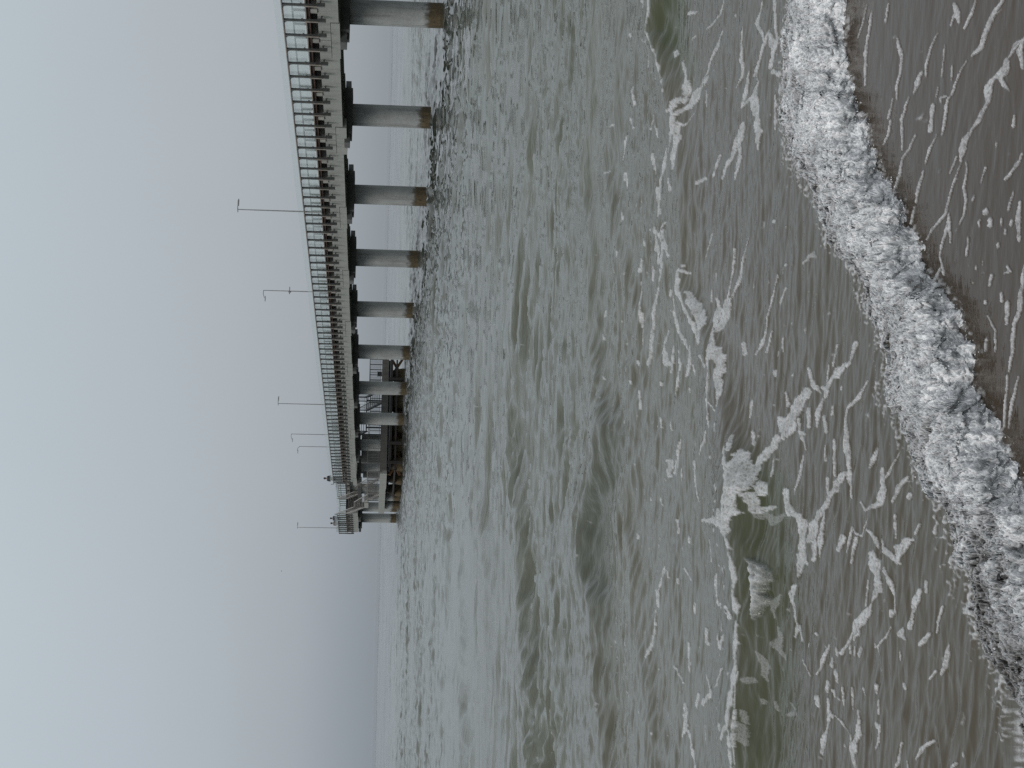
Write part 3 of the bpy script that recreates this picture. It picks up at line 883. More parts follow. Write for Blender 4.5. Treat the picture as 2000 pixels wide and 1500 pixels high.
balustrade('landing_railing', [(66.55, -2.9, 3.1), (66.55, -4.3, 3.1), (65.3, -4.3, 3.1)], stairs2, M['steel_dark'], .95, .28)
b = MB()
for o in (-4.2, -1.8): b.box(65.9, 66.02, o-.06, o+.06, 1.795, 3.0)
b.build('support', M['steel_dark'], stairs2)

# small things on the stage and in the opening
x, y, z = pier_xyz(63.2, -5.85, ZS)
eq = empty('equipment_box', (x, y, z+.03), RZ, 'black equipment box standing by the railing of the landing stage', 'box')
b = MB(); b.box(-.2, .2, -.16, .16, 0, .34); b.build('case', M['black'], eq)
b = MB(); b.box(-.22, .22, -.18, .18, .342, .38); b.build('lid', M['black'], eq)
b = MB(); b.tube([(-.21, -.1, .2), (-.27, -.1, .2), (-.27, .1, .2), (-.21, .1, .2)], .012, 6); b.build('handle', M['steel_dark'], eq)
x, y, z = pier_xyz(77.2, -.22, 5.078)
rp = empty('rescue_pole', (x, y, z), RZ, 'dark red pole leaning against the thin rail in the pier opening', 'pole')
b = MB(); b.tube([(-.15, -.3, 0), (.25, -.1, .95)], .035, 8); b.build('shaft', M['red'], rp)
b = MB(); b.tube([(.25, -.1, .95), (.30, -.08, 1.02), (.27, -.02, 1.06)], .03, 8); b.build('hook', M['red'], rp)
x, y, z = pier_xyz(79.3, -.75, 5.078)
rk = empty('red_stand', (x, y, z), RZ, 'low dark red stand on the deck beside the leaning red pole', 'stand')
b = MB(); b.bar((-.3, 0, .02), (-.1, 0, .45), .05, .05); b.build('leg', M['red'], rk)
b = MB(); b.bar((.3, 0, .02), (.1, 0, .45), .05, .05); b.build('leg', M['red'], rk)
b = MB(); b.box(-.28, .28, -.06, .06, .455, .52); b.build('top_bar', M['red'], rk)
for s, lab in ((80.0, 'thin dark post with a crossbar top, nearer the red pole'), (85.2, 'thin dark post with a crossbar top, nearer the seaward end')):
    x, y, z = pier_xyz(s, -.85, 5.078)
    tp = empty('mooring_post', (x, y, z), RZ, lab, 'post', 'crossbar posts in the pier opening')
    b = MB(); b.tube([(0, 0, 0), (0, 0, .82)], .03, 8); b.box(-.08, .08, -.08, .08, 0, .03); b.build('upright', M['steel_dark'], tp)
    b = MB(); b.tube([(-.16, 0, .84), (.16, 0, .84)], .035, 8); b.build('crossbar', M['steel_dark'], tp)

# ---------------------------------------------------------------- people on the pier
def skinned(name, verts, edges, radii, mat, parent, root=0, sub=2):
    me = bpy.data.meshes.new(name); me.from_pydata(verts, edges, [])
    o = bpy.data.objects.new(name, me); COL.objects.link(o); o.parent = parent
    me.materials.append(mat)
    sk = o.modifiers.new('skin', 'SKIN'); sk.use_smooth_shade = True
    for i, r in enumerate(radii):
        rr = r if isinstance(r, tuple) else (r, r)
        me.skin_vertices[0].data[i].radius = rr
        me.skin_vertices[0].data[i].use_root = (i == root)
    ss = o.modifiers.new('smooth', 'SUBSURF'); ss.levels = sub; ss.render_levels = sub
    return o
M['skin'] = paintmat('skin', (.17, .11, .085), .6, .15)
M['hair'] = paintmat('dark_hair', (.02, .016, .013), .6, .3)
M['jacket_dark'] = paintmat('dark_jacket', (.022, .026, .032), .8, .3)
M['jacket_grey'] = paintmat('grey_jacket', (.13, .13, .13), .8, .3)
M['jacket_navy'] = paintmat('navy_jacket', (.03, .04, .065), .8, .3)
M['trousers'] = paintmat('dark_trousers', (.03, .03, .035), .85, .3)
def person(s, o, yaw, lean, jacket, label):
    x, y, z = pier_xyz(s, o, 5.078)
    t = empty('person', (x, y, z), RZ+yaw, label, 'person')      # faces local +y
    L = math.tan(lean)
    def P(x_, y_, z_): return (x_, y_ + max(0, z_-.9)*L, z_)
    V = [P(0,0,.95), P(0,0,1.15), P(0,0,1.38), P(0,.01,1.50), P(0,.03,1.58), P(0,.03,1.70),
         P(.17,0,1.42), P(.23,.10,1.18), P(.17,.34,1.10), P(.15,.42,1.10),
         P(-.17,0,1.42), P(-.23,.10,1.18), P(-.17,.34,1.10), P(-.15,.42,1.10),
         (.09,0,.90), (.11,.02,.49), (.11,-.02,.09), (.12,.16,.035),
         (-.09,0,.90), (-.11,.02,.49), (-.11,-.02,.09), (-.12,.16,.035)]
    E = [(0,1),(1,2),(2,3),(3,4),(4,5),(2,6),(6,7),(7,8),(8,9),(2,10),(10,11),(11,12),(12,13),(0,14),(14,15),(15,16),(16,17),(0,18),(18,19),(19,20),(20,21)]
    R = [(.15,.10),(.13,.10),(.15,.10),.055,(.075,.09),(.07,.085),.06,.045,.03,.035,.06,.045,.03,.035,.085,.06,.045,.04,.085,.06,.045,.04]
    skinned('body', V, E, R, M['skin'], t)
    ids = [0,1,2,6,7,8,10,11,12]; mp = {q: i for i, q in enumerate(ids)}
    skinned('jacket', [V[q] for q in ids], [(mp[a], mp[b_]) for a, b_ in E if a in mp and b_ in mp],
            [(.185,.14),(.17,.13),(.185,.135),.085,.065,.05,.085,.065,.05], jacket, t)
    ids = [0,14,15,16,18,19,20]; mp = {q: i for i, q in enumerate(ids)}
    skinned('trousers', [V[q] for q in ids], [(mp[a], mp[b_]) for a, b_ in E if a in mp and b_ in mp],
            [(.165,.12),.105,.08,.065,.105,.08,.065], M['trousers'], t)
    hv = [P(0,-.03,1.58), P(0,-.02,1.69), P(0,.02,1.77)]
    skinned('hair', hv, [(0,1),(1,2)], [(.095,.085),(.115,.115),(.08,.10)], M['hair'], t)
    return t
person(GAP0-.35, 1.12, -2.0, .30, M['jacket_dark'], 'person in a dark jacket leaning forward at the railing end by the opening')
person(96.6, .55, -1.7, .08, M['jacket_navy'], 'person in navy standing behind the glass at the pier end, nearer the opening')
person(99.0, .70, -2.1, .22, M['jacket_grey'], 'person in a grey jacket bending over the glass near the outermost lamp post')

# ---------------------------------------------------------------- a gull far out in the air
gull = empty('seagull', (-87.0, 700.0, 44.0), .4, 'tiny distant gull flying in the empty grey sky beyond the pier end', 'bird')
M['gull'] = paintmat('grey_feathers', (.16, .165, .17), .8, .3)
b = MB(); b.tube([(-.28,0,0),(-.2,0,.01),(-.05,0,.01),(.12,0,.02),(.22,0,.05),(.27,0,.05),(.33,0,.035)], [.02,.05,.085,.08,.05,.045,.008], 10); b.build('body', M['gull'], gull)
for sg in (-1, 1):
    w = MB()
    pts = [(0, 0), (.35, .16), (.75, .08)]
    vs = []
    for (d, zz), ch in zip(pts, (.2, .17, .03)):
        vs += [(.08-.1*d, sg*(.06+d), zz+.02), (.08-.1*d-ch, sg*(.06+d), zz)]
    w.add(vs, [(0,1,3,2), (2,3,5,4)], True); w.build('wing', M['gull'], gull)
w = MB(); w.add([(-.26,-.03,0),(-.26,.03,0),(-.42,.08,-.01),(-.42,-.08,-.01)], [(0,1,2,3)]); w.build('tail', M['gull'], gull)

# ---------------------------------------------------------------- sea
def _hash(ix, iy, seed):
    h = (ix.astype(np.int64)*374761393 + iy.astype(np.int64)*668265263 + seed*1442695041) & 0xffffffff
    h = ((h ^ (h >> 13)) * 1274126177) & 0xffffffff
    h = (h ^ (h >> 16)) & 0xffffffff
    return h
def gnoise(x, y, seed=0):
    """2-D gradient noise, about -1..1"""
    xi = np.floor(x); yi = np.floor(y); fx = x-xi; fy = y-yi
    u = fx*fx*fx*(fx*(fx*6-15)+10); v = fy*fy*fy*(fy*(fy*6-15)+10)
    def g(dx, dy):
        a = _hash(xi+dx, yi+dy, seed).astype(np.float64)*(2*math.pi/4294967296.0)
        return np.cos(a)*(fx-dx) + np.sin(a)*(fy-dy)
    a = g(0,0); b_ = g(1,0); c_ = g(0,1); d = g(1,1)
    return 1.5*((a+(b_-a)*u) + ((c_+(d-c_)*u) - (a+(b_-a)*u))*v)
def fbm(x, y, seed, oct_=4, gain=.5):
    s = 0; A = 1; f = 1
    for i in range(oct_):
        s = s + A*gnoise(x*f+i*17.3, y*f-i*9.1, seed+i); A *= gain; f *= 2.03
    return s
def sstep(a, b_, x):
    t = np.clip((x-a)/(b_-a), 0, 1); return t*t*(3-2*t)
def curve(tab, a):
    t = sorted((p[0]/p[1], p[1]) for p in tab)
    return np.interp(a, [q[0] for q in t], [q[1] for q in t])
H_EYE = 2.0

def crest_h(tab, a, Y, X, Lf, Lb, seed, wob, face=None):
    A_ = [q[0] for q in tab]
    Yc = np.interp(a, A_, [q[1] for q in tab]); h = np.interp(a, A_, [q[2] for q in tab])
    Yc = Yc + wob*fbm(X*1.3, Y*.25, seed, 3) + wob*.3*gnoise(X*6, Y*.5, seed+9)
    s = Y-Yc
    p = np.where(s > 0, np.exp(-(s/Lb)**2), np.exp(-np.abs(s/Lf)**1.7))
    p = p - .12*np.exp(-((s+2.0*Lf)/(1.3*Lf))**2)
    return h*p, s, h

def front_Y(a, X):
    return curve(BORE_FRONT, a) + .06*gnoise(X*4.1, X*0+3.3, 51) + .055*gnoise(X*11, X*0+1.3, 52) + .03*gnoise(X*33, X*0+5.1, 55)
def back_Y(a, X):
    return curve(BORE_BACK, a) + .05*gnoise(X*4.3, X*0+7.3, 53) + .03*gnoise(X*11, X*0+2.3, 54)

def base_level(a, Y, X):
    """still level, the step behind the bore and the swells"""
    F = curve(BORE_FRONT, a)
    z = .055*sstep(-.05, .55, Y-F)*(1-sstep(3.0, 9.0, Y-F))
    w1, s1, h1 = crest_h(W1, a, Y, X, .27*(1+.35*gnoise(X*1.7, X*0+2.2, 111)), .75, 101, .11)
    w1 = w1*(1+.25*gnoise(X*2.6, Y*.6, 112))
    z = z + w1*.85
    z = z + crest_h(W2, a, Y, X, .36, 1.5, 102, .12)[0]*1.15
    z = z + crest_h(W3, a, Y, X, .5, 1.6, 103, .25)[0]*1.15
    z = z + crest_h(W4, a, Y, X, .8, 2.5, 104, .5)[0]
    z = z + crest_h(W5, a, Y, X, .35, 1.2, 105, .2)[0]
    z = z + crest_h(W6, a, Y, X, 1.0, 3.0, 106, .6)[0]*1.2
    z = z + crest_h(W7, a, Y, X, .3, 1.0, 107, .12)[0]
    return z, s1, h1

def chop(a, Y, X, dy):
    z = 0
    F = curve(BORE_FRONT, a)
    near = .10 + .45*sstep(.1, 1.4, Y-F) + .22*sstep(9, 15, Y) + .16*sstep(24, 42, Y)
    band = np.exp(-((Y-np.interp(a, [q[0] for q in W3], [q[1] for q in W3])+.6)/1.3)**2)*sstep(.06, .1, np.interp(a, [q[0] for q in W3], [q[2] for q in W3]))
    gust = .74 + .34*np.clip(fbm(X*.10, Y*.16, 200, 3)*1.7, -1, 1) + .40*band
    sea_ = sstep(9, 30, Y)
    for i, (lam, sl, st) in enumerate(((9.0, .02, 3.2), (4.4, .035, 2.6), (2.3, .085, 1.5), (1.25, .24, 1.15), (.80, .48, 1.05), (.52, .60, 1.1), (.34, .62, 1.3), (.22, .60, 1.6), (.145, .55, 1.9), (.095, .50, 2.4), (.06, .42, 2.6))):
        dp = np.maximum(Y*Y/6000*1.55, .02)
        keep = sstep(1.5, 3.2, lam/dy)*(1-.90*sstep(3.6, 8.5, lam/dp))
        g = gust*near if lam < .8 else gust*(.08*near+.92*sea_)
        if lam > 3: g = sea_*.9+.1*near
        wx = .35*gnoise(X/(lam*5), Y/(lam*5), 300+i)
        u_ = X/(lam*st)+wx + .22*Y/lam/st; v_ = Y/lam+wx*1.4 + .10*X/lam
        n = gnoise(u_, v_, 210+i)
        if .3 < lam < 1.5:                               # longer crests where the ripples are seen closer
            n = n + (gnoise(X/(lam*2.7)+wx + .2*Y/lam, v_, 250+i)-n)*sstep(1.4, 3.4, lam/dp)
        if .1 < lam < 3: n = gnoise(u_, v_ + .26*n, 210+i) if not .3 < lam < 1.5 else n          # steeper faces towards the beach
        n = n + .6*(n*n-.3) if lam > 1.5 else .45*n + .95*(.36-np.abs(n))
        n = n*(.75+.5*gust)
        z = z + keep*lam*sl*.42*n*g
    return z

# grid in plan: rows every ~1.6 milliradian-steps of depression, columns of constant bearing
t_rows = np.concatenate([np.linspace(1875, 1310, 36), np.arange(1305, 8, -1.55), 6000/np.array([760, 790, 820, 850, 880, 960, 1200, 2000, 3500, 6000.])])
Yr = 6000.0/t_rows
Yr = np.concatenate([Yr[Yr < 30], np.arange(30.15, 115, .25), 115+np.cumsum(np.linspace(.26, 1.1, 400)), np.arange(388, 860, 1.5), 6000/np.array([6.9, 6.0, 4.5, 3, 1.6, 1.0])])
fine = np.arange(-.332, .332001, .00079)
side = .332 + np.cumsum(np.linspace(.0025, .075, 28))
ac = np.concatenate([-side[::-1], fine, side])
A, YY = np.meshgrid(ac, Yr)
XX = A*YY
DY = np.gradient(Yr)[:, None]*np.ones_like(A)
hz, s1, h1 = base_level(A, YY, XX)
# rougher water along the pier's near side, with shade painted into its tint
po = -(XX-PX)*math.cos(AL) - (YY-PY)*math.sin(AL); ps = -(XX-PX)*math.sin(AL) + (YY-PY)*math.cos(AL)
shade_chop = sstep(-5, -1, po)*(1-sstep(5, 17, po + 3*gnoise(XX*.12, YY*.06, 610)))*sstep(-40, -20, ps)*(1-sstep(100, 110, ps))
hz = hz + chop(A, YY, XX, DY)*(1+.2*shade_chop)
calm = 1-sstep(700, 860, YY)
hz = hz*calm - .06*sstep(28, 50, YY)

# foam streaks floating on the water (half-width, then x, y along each streak, metres)
wmod = np.clip(gnoise(XX*5.5, YY*2.4, 407)+.5*gnoise(XX*19, YY*8, 408), -.9, 1.1)
fm = np.full(A.shape, -1.0); dimf = np.full(A.shape, -1.0)
wxn = gnoise(XX*9, YY*4.5, 401)*.5 + gnoise(XX*24, YY*11, 402)*.3 + gnoise(XX*60, YY*26, 404)*.16
wyn = gnoise(XX*9+40, YY*4.5, 403)*.5 + gnoise(XX*24+40, YY*11, 405)*.3 + gnoise(XX*60+9, YY*26, 406)*.16
for st in FOAM:
    w = abs(st[0])*1.22; tgt = dimf if st[0] < 0 else fm
    pts = [(st[i], st[i+1]) for i in range(1, len(st), 2)]
    n = len(pts)
    for i in range(n-1):
        (x0, y0), (x1, y1) = pts[i], pts[i+1]
        ym = .5*(y0+y1); k = H_EYE/ym
        pad = w*2.2+.01
        r0 = np.searchsorted(Yr, min(y0, y1)-pad/k); r1 = np.searchsorted(Yr, max(y0, y1)+pad/k)
        aa = [x0/y0, x1/y1]
        c0 = np.searchsorted(ac, min(aa)-pad/ym); c1 = np.searchsorted(ac, max(aa)+pad/ym)
        if r1 <= r0 or c1 <= c0: continue
        sl = (slice(r0, r1), slice(c0, c1))
        px = XX[sl] + wxn[sl]*min(w*1.2, .05)*.9; py = (YY[sl] + wyn[sl]*min(w*1.2, .05)*.9/k)*k
        ax, ay, bx, by = x0, y0*k, x1, y1*k
        dx, dy_ = bx-ax, by-ay; L2 = dx*dx+dy_*dy_+1e-9
        tt = np.clip(((px-ax)*dx+(py-ay)*dy_)/L2, 0, 1)
        d = np.hypot(px-ax-tt*dx, py-ay-tt*dy_)
        w0 = w*(.45 if i == 0 and n > 2 else 1); w1_ = w*(.4 if i == n-2 and n > 2 else 1)
        ww = w0+(w1_-w0)*tt
        ww = ww*(1+.45*wmod[sl])
        tgt[sl] = np.maximum(tgt[sl], 1-d/ww)
fine_n = gnoise(XX*70, YY*28, 411)*.6 + gnoise(XX*150, YY*60, 412)*.4
edge_n = fbm(XX*16, YY*7, 413, 3)
foam = sstep(-.02, .10, fm + .16*fine_n + .20*edge_n)
foam = foam*(1-.5*sstep(.05, .45, fine_n))*(.72+.28*sstep(-.5, .5, edge_n))
dimm = sstep(-.05, .25, dimf+.12*fine_n)*.33
foam = np.maximum(foam, dimm)
# loose flecks between the streaks
Fr = curve(BORE_FRONT, A)
zone = sstep(.9, 1.6, YY-Fr)*(1-sstep(10.5, 16, YY))
cl = fbm(XX*1.1, YY*.5, 420, 3)
fl = gnoise(XX*13 + gnoise(XX*5, YY*3, 422), YY*4.6, 421) + .35*gnoise(XX*34, YY*12, 423)
fleck = sstep(.90, 1.02, fl + .28*cl)*zone
zone2 = (1-sstep(-.35, -.1, YY-Fr))*sstep(3.6, 4.5, YY)
fleck2 = sstep(.93, 1.02, gnoise(XX*17, YY*6, 431)+.3*gnoise(XX*40, YY*15, 432)+.15*cl)*zone2*.8
foam = np.maximum(foam, np.maximum(fleck*.85, fleck2))
# lacy foam along the crest of the small breaker
lac = gnoise(XX*16, YY*6, 441)+.6*gnoise(XX*40, YY*16, 442)
cr = np.exp(-((s1-.01)/.05)**2)*sstep(.08, .12, h1)
foam = np.maximum(foam, sstep(.35, .7, cr*.75+lac*.45)*.9)
tr_ = np.exp(-((s1-.35)/.35)**2)*sstep(.08, .12, h1)*(s1 > 0)
foam = np.maximum(foam, sstep(.75, 1.0, tr_*.5+lac*.62)*.8)
lac2 = gnoise(XX*26+2*lac, YY*12, 445)+.7*gnoise(XX*70, YY*30, 446)
for dd, wd, am in ((YY-back_Y(A, XX), .20, .95), (front_Y(A, XX)-YY, .07, .75)):
    mk = np.exp(-(np.maximum(dd, 0)/wd)**2)*(dd > -.15)
    foam = np.maximum(foam, sstep(.50, .92, mk*.62+lac2*.40)*am)
lf = curve(LIP_FRONT, A) + .10*gnoise(XX*9, XX*0+1.3, 61) + .06*gnoise(XX*23, XX*0+4.3, 62)
lb = curve(LIP_BACK, A) + .03*gnoise(XX*9, XX*0+2.3, 63)
la = sorted(p[0]/p[1] for p in LIP_FRONT)
lm = sstep(la[0]-.004, la[0]+.015, A)*(1-sstep(la[-1]-.012, la[-1]+.002, A))*sstep(lf-.02, lf+.05, YY)*(1-sstep(lb-.02, lb+.03, YY))
pos = np.clip((YY-lf)/np.maximum(lb-lf, .05), 0, 1)
run = gnoise(XX*34+3*gnoise(XX*4, YY*3, 451), YY*5, 452) + .6*gnoise(XX*80, YY*16, 453) + .5*gnoise(XX*12, YY*7, 454)
lipf = lm*(.42+.5*sstep(-.4, .6, run)+.45*(np.exp(-((pos-.04)/.09)**2)+np.exp(-((pos-.95)/.1)**2)))
foam = np.maximum(foam, np.clip(lipf, 0, 1)*.95)
hz = hz + lm*(.010 + .012*run + .034*sstep(0, .16, pos)*(1-.5*pos))
foam = foam*(1-sstep(40, 60, YY))
hz = hz + .006*foam*(1-sstep(8, 20, YY))

# body colour of the water, with pier shade and horizon line painted in
def lerp(a_, b_, t): return a_[None, None, :] + (np.array(b_)-a_)[None, None, :]*t[..., None]
def blend(c, col, t): return c + (np.array(col)[None, None, :]-c)*t[..., None]
c = np.empty(A.shape+(3,)); c[:] = np.array(TINT['film'])
c = blend(c, TINT['near'], sstep(-.05, .6, YY-Fr))
c = blend(c, TINT['surf'], sstep(8.2, 9.6, YY-.9*np.clip(A, -.2, .2)*8))
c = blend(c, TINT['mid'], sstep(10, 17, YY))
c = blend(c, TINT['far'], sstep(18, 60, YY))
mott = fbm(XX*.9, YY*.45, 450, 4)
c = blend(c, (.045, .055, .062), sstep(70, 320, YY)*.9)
c = c*((1-.7*sstep(600, 680, YY))*(1-.6*shade_chop))[..., None]  # far edge darkened to paint the horizon line; pier shade painted too
c = c*(1+.10*mott+.07*fine_n*(1-sstep(7, 10, YY)))[..., None]
gr = np.exp(-((s1+.34+.1*mott)/.46)**2)*sstep(.085, .14, h1)*(.75+.35*mott)
c = blend(c, TINT['green'], np.clip(gr*1.15, 0, 1))
gr2 = np.exp(-((YY-np.interp(A, [q[0] for q in W2], [q[1] for q in W2])+.35)/.5)**2)*sstep(.07, .15, np.interp(A, [q[0] for q in W2], [q[2] for q in W2]))
c = blend(c, TINT['green2'], np.clip(gr2*.8, 0, 1))

def grid_mesh(name, X, Y, Z, attrs, mat):
    nr, nc = X.shape
    me = bpy.data.meshes.new(name)
    me.vertices.add(nr*nc)
    co = np.stack([X, Y, Z], -1).reshape(-1).astype(np.float32)
    me.vertices.foreach_set('co', co)
    idx = np.arange(nr*nc).reshape(nr, nc)
    q = np.stack([idx[:-1, :-1], idx[:-1, 1:], idx[1:, 1:], idx[1:, :-1]], -1).reshape(-1)
    nf = (nr-1)*(nc-1)
    me.loops.add(nf*4); me.polygons.add(nf)
    me.loops.foreach_set('vertex_index', q.astype(np.int32))
    me.polygons.foreach_set('loop_start', np.arange(0, nf*4, 4, dtype=np.int32))
    me.polygons.foreach_set('use_smooth', np.ones(nf, dtype=bool))
    me.update(calc_edges=True)
    for k, v in attrs.items():
        if v.ndim == 3:
            at = me.attributes.new(k, 'FLOAT_COLOR', 'POINT')
            at.data.foreach_set('color', np.concatenate([v, np.ones(v.shape[:2]+(1,))], -1).reshape(-1).astype(np.float32))
        else:
            at = me.attributes.new(k, 'FLOAT', 'POINT')
            at.data.foreach_set('value', v.reshape(-1).astype(np.float32))
    me.materials.append(mat)
    o = bpy.data.objects.new(name, me); COL.objects.link(o)
    return o

def seamat():
    m, nt, p = newmat('sea_water')
    at = N(nt, 'ShaderNodeAttribute', attribute_name='tint'); af = N(nt, 'ShaderNodeAttribute', attribute_name='foam')
    ac_ = N(nt, 'ShaderNodeAttribute', attribute_name='ripple')
    v1 = coords(nt, (.40, 1, 1), False); v2 = coords(nt, (.5, 1, 1), False)
    pores = noise(nt, coords(nt, (1, .6, 1), False), 170, 3, .7)
    ff = math_(nt, 'SUBTRACT', af.outputs['Fac'], math_(nt, 'MULTIPLY', ramp(nt, [(.45, (0,0,0)), (.7, (1,1,1))], pores).outputs[0], .28), True)
    vo = N(nt, 'ShaderNodeTexVoronoi', feature='DISTANCE_TO_EDGE'); vo.inputs['Scale'].default_value = 62
    wv = N(nt, 'ShaderNodeTexNoise'); wv.inputs['Scale'].default_value = 18
    cv = coords(nt, (1, .6, 1), False); nt.links.new(cv, wv.inputs['Vector'])
    nt.links.new(mix(nt, .03, cv, wv.outputs['Color'], 'ADD'), vo.inputs['Vector'])
    lace = ramp(nt, [(.02, (1,1,1)), (.16, (.62,.62,.62)), (.45, (.42,.42,.42))], vo.outputs['Distance']).outputs[0]
    ff = math_(nt, 'MULTIPLY', ff, math_(nt, 'ADD', math_(nt, 'MULTIPLY', lace, .62), .40), True)
    c = mix(nt, ff, at.outputs['Color'], FOAM_COL)
    nt.links.new(c, p.inputs['Base Color'])
    r = math_(nt, 'ADD', math_(nt, 'MULTIPLY', ff, .5), .06)
    nt.links.new(r, p.inputs['Roughness'])
    p.inputs['IOR'].default_value = 1.333
    n1 = noise(nt, v1, 1.6, 6, .68)
    n2 = noise(nt, v2, 5.0, 5, .65)
    hsum = math_(nt, 'ADD', math_(nt, 'MULTIPLY', n1, 1.0), math_(nt, 'MULTIPLY', n2, .11))
    hsum = math_(nt, 'MULTIPLY', hsum, ac_.outputs['Fac'])
    bp = N(nt, 'ShaderNodeBump'); bp.inputs['Strength'].default_value = 1.0; bp.inputs['Distance'].default_value = BUMP
    nt.links.new(hsum, bp.inputs['Height']); nt.links.new(bp.outputs[0], p.inputs['Normal'])
    return m
TINT_DONE = True
ripple = (.04 + .04*sstep(.3, 3, YY-Fr) + .10*sstep(9, 22, YY) + .16*sstep(40, 140, YY) + .35*sstep(150, 500, YY) + 1.2*sstep(560, 640, YY))*calm
gust2 = .75+.5*np.clip(fbm(XX*.05, YY*.03, 470, 4), -1, 1)
ripple = ripple*np.where(YY > 10, gust2, 1)
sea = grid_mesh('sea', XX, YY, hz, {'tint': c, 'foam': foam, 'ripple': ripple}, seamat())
tag(sea, kind='structure')

# ---------------------------------------------------------------- foaming bore
def foammat():
    m, nt, p = newmat('surf_foam')
    at = N(nt, 'ShaderNodeAttribute', attribute_name='white')
    fn = noise(nt, coords(nt, (1,1,1), False), 210, 3, .7)
    f = math_(nt, 'ADD', at.outputs['Fac'], math_(nt, 'MULTIPLY', math_(nt, 'SUBTRACT', fn, .5), .35), True)
    r = ramp(nt, [(0, (.040,.034,.028)), (.3, (.17,.168,.165)), (.62, (.42,.43,.44)), (.85, (.66,.67,.68)), (1, (.90,.905,.91))], f)
    nt.links.new(r.outputs[0], p.inputs['Base Color'])
    p.inputs['Roughness'].default_value = .35
    p.inputs['IOR'].default_value = 1.33
    bump(nt, p, fn, .5, .004)
    return m
M['foam'] = foammat()

def ridged(x, y, seed):
    wx = .6*gnoise(x*.5, y*.5, seed+71); wy = .6*gnoise(x*.5+31, y*.5, seed+72)
    return 1-np.abs(gnoise(x+wx, y+wy, seed))*1.5

def foam_band(name, a0, a1, na, nt_, yf, yb, hgt, base, greyf, seed, z_off=0.0, rough=1.0):
    av = np.linspace(a0, a1, na); tv = np.linspace(-.10, 1.12, nt_)
    AA, TT = np.meshgrid(av, tv)
    X0_ = AA*6.0
    Yf = yf(AA, X0_); Yb = np.maximum(yb(AA, X0_), Yf+.05)
    Y = Yf + TT*(Yb-Yf); X = AA*Y
    zb = base(AA, Y, X)
    T = TT + .05*fbm(X*7, Y*7, seed, 3)
    prof = sstep(-.03, .16, T)*(1-.80*sstep(.25, .9, T))
    dip = .05*(1-sstep(-.07, .0, T)) + .06*sstep(.93, 1.08, T)
    hh = hgt(AA)
    SX, SY = X, Y + 1.0*hh*sstep(-.03, .13, T) + .05*gnoise(X*6, Y*6, seed+60)
    big = fbm(SX*5.5, SY*5.5, seed+1, 3)
    med = fbm(SX*17, SY*17, seed+4, 2)
    r1 = ridged(SX*30, SY*30, seed+10); r2 = ridged(SX*68, SY*68, seed+11); r3 = ridged(SX*130, SY*130, seed+12)
    body = sstep(0.0, .2, T)*(1-sstep(.9, 1.05, T))
    lace = gnoise(SX*9, SY*9, seed+20)+.5*gnoise(SX*21, SY*21, seed+21)
    det = .014*big*rough + .005*med + (.010*r1**2 + .012*r2**2 + .008*r3**2)*rough
    z = zb + z_off + hh*prof + det*(.35+.65*prof) - dip - .012
    # thin torn foam towards the back: let the water show through holes
    tear = sstep(.34, .92, T + .26*lace + .12*big)
    z = z - .034*tear*sstep(-.25, .3, -r1+.5)
    X = X + .010*gnoise(SX*40, SY*40, seed+30)*rough; Yd = Y + (.014*gnoise(SX*40+9, SY*40, seed+31) + .03*fbm(SX*9, SY*9, seed+32, 2))*rough
    fil = np.maximum(sstep(.72, .98, r1)*.8, np.maximum(sstep(.66, .97, r2)*1.0, sstep(.6, .96, r3)*.7))
    white = .47 + .46*fil + .10*med + .22*big - .36*tear*(1-.8*fil) - .9*greyf(AA, TT)
    hole = sstep(.40, .70, fbm(SX*3.1+5, SY*3.1, seed+40, 3))*sstep(.1, .3, T)
    white = white - .45*hole*(1-.5*fil); z = z - .03*hole
    white = white + .10*(1-sstep(.12, .40, T))
    white = np.clip(white, 0, 1)
    o = grid_mesh(name, X, Yd, z, {'white': white}, M['foam'])
    return o, X, Yd, z

def add_drops(o, pts, seed):
    """spray drops as small octahedral beads in the same foam mesh"""
    me = o.data
    bm = bmesh.new(); bm.from_mesh(me)
    lay = bm.verts.layers.float.get('white')
    for (x, y, z, r) in pts:
        vv = [bm.verts.new((x+dx*r, y+dy*r, z+dz*r)) for dx, dy, dz in ((1,0,0),(-1,0,0),(0,1,0),(0,-1,0),(0,0,1.2),(0,0,-1.2))]
        for q in vv: q[lay] = .85
        for f in ((0,2,4),(2,1,4),(1,3,4),(3,0,4),(2,0,5),(1,2,5),(3,1,5),(0,3,5)):
            fc = bm.faces.new([vv[i] for i in f]); fc.smooth = True
    bm.to_mesh(me); bm.free()

base0 = lambda a, Y, X: base_level(a, Y, X)[0]
hb = lambda a: np.interp(a, [-.46, -.42, -.30, -.20, -.1, 0, .1, .2, .3, .42, .5], [-.05, .05, .08, .095, .11, .11, .105, .10, .10, .07, -.06])
gf = lambda a, t: .20*sstep(-.08, -.17, a)*0 + .34*(1-sstep(-.19, -.07, a))*sstep(.1, .6, 1-t*.6) + .05
bore, bx, by, bz = foam_band('surf_foam', -.46, .50, 1640, 350, front_Y, back_Y, hb, base0, gf, 500)
tag(bore, 'thick band of white churning foam rolling diagonally onto the beach in the foreground', 'foam', kind='stuff')
pts = []
nr, nc = bx.shape
for _ in range(1700):
    j = rng.integers(0, nc)
    i = int(np.clip(abs(rng.normal(.0, .06))+.06, 0, 1)*nr) if rng.random() < .75 else rng.integers(0, nr)
    r = float(np.clip(rng.lognormal(-6.25, .5), .001, .0045))
    pts.append((bx[i, j]+rng.normal(0, .015), by[i, j]-abs(rng.normal(0, .025)), max(bz[i, j], 0.0)+abs(rng.normal(.0, .018))+.004, r))
add_drops(bore, pts, 3)

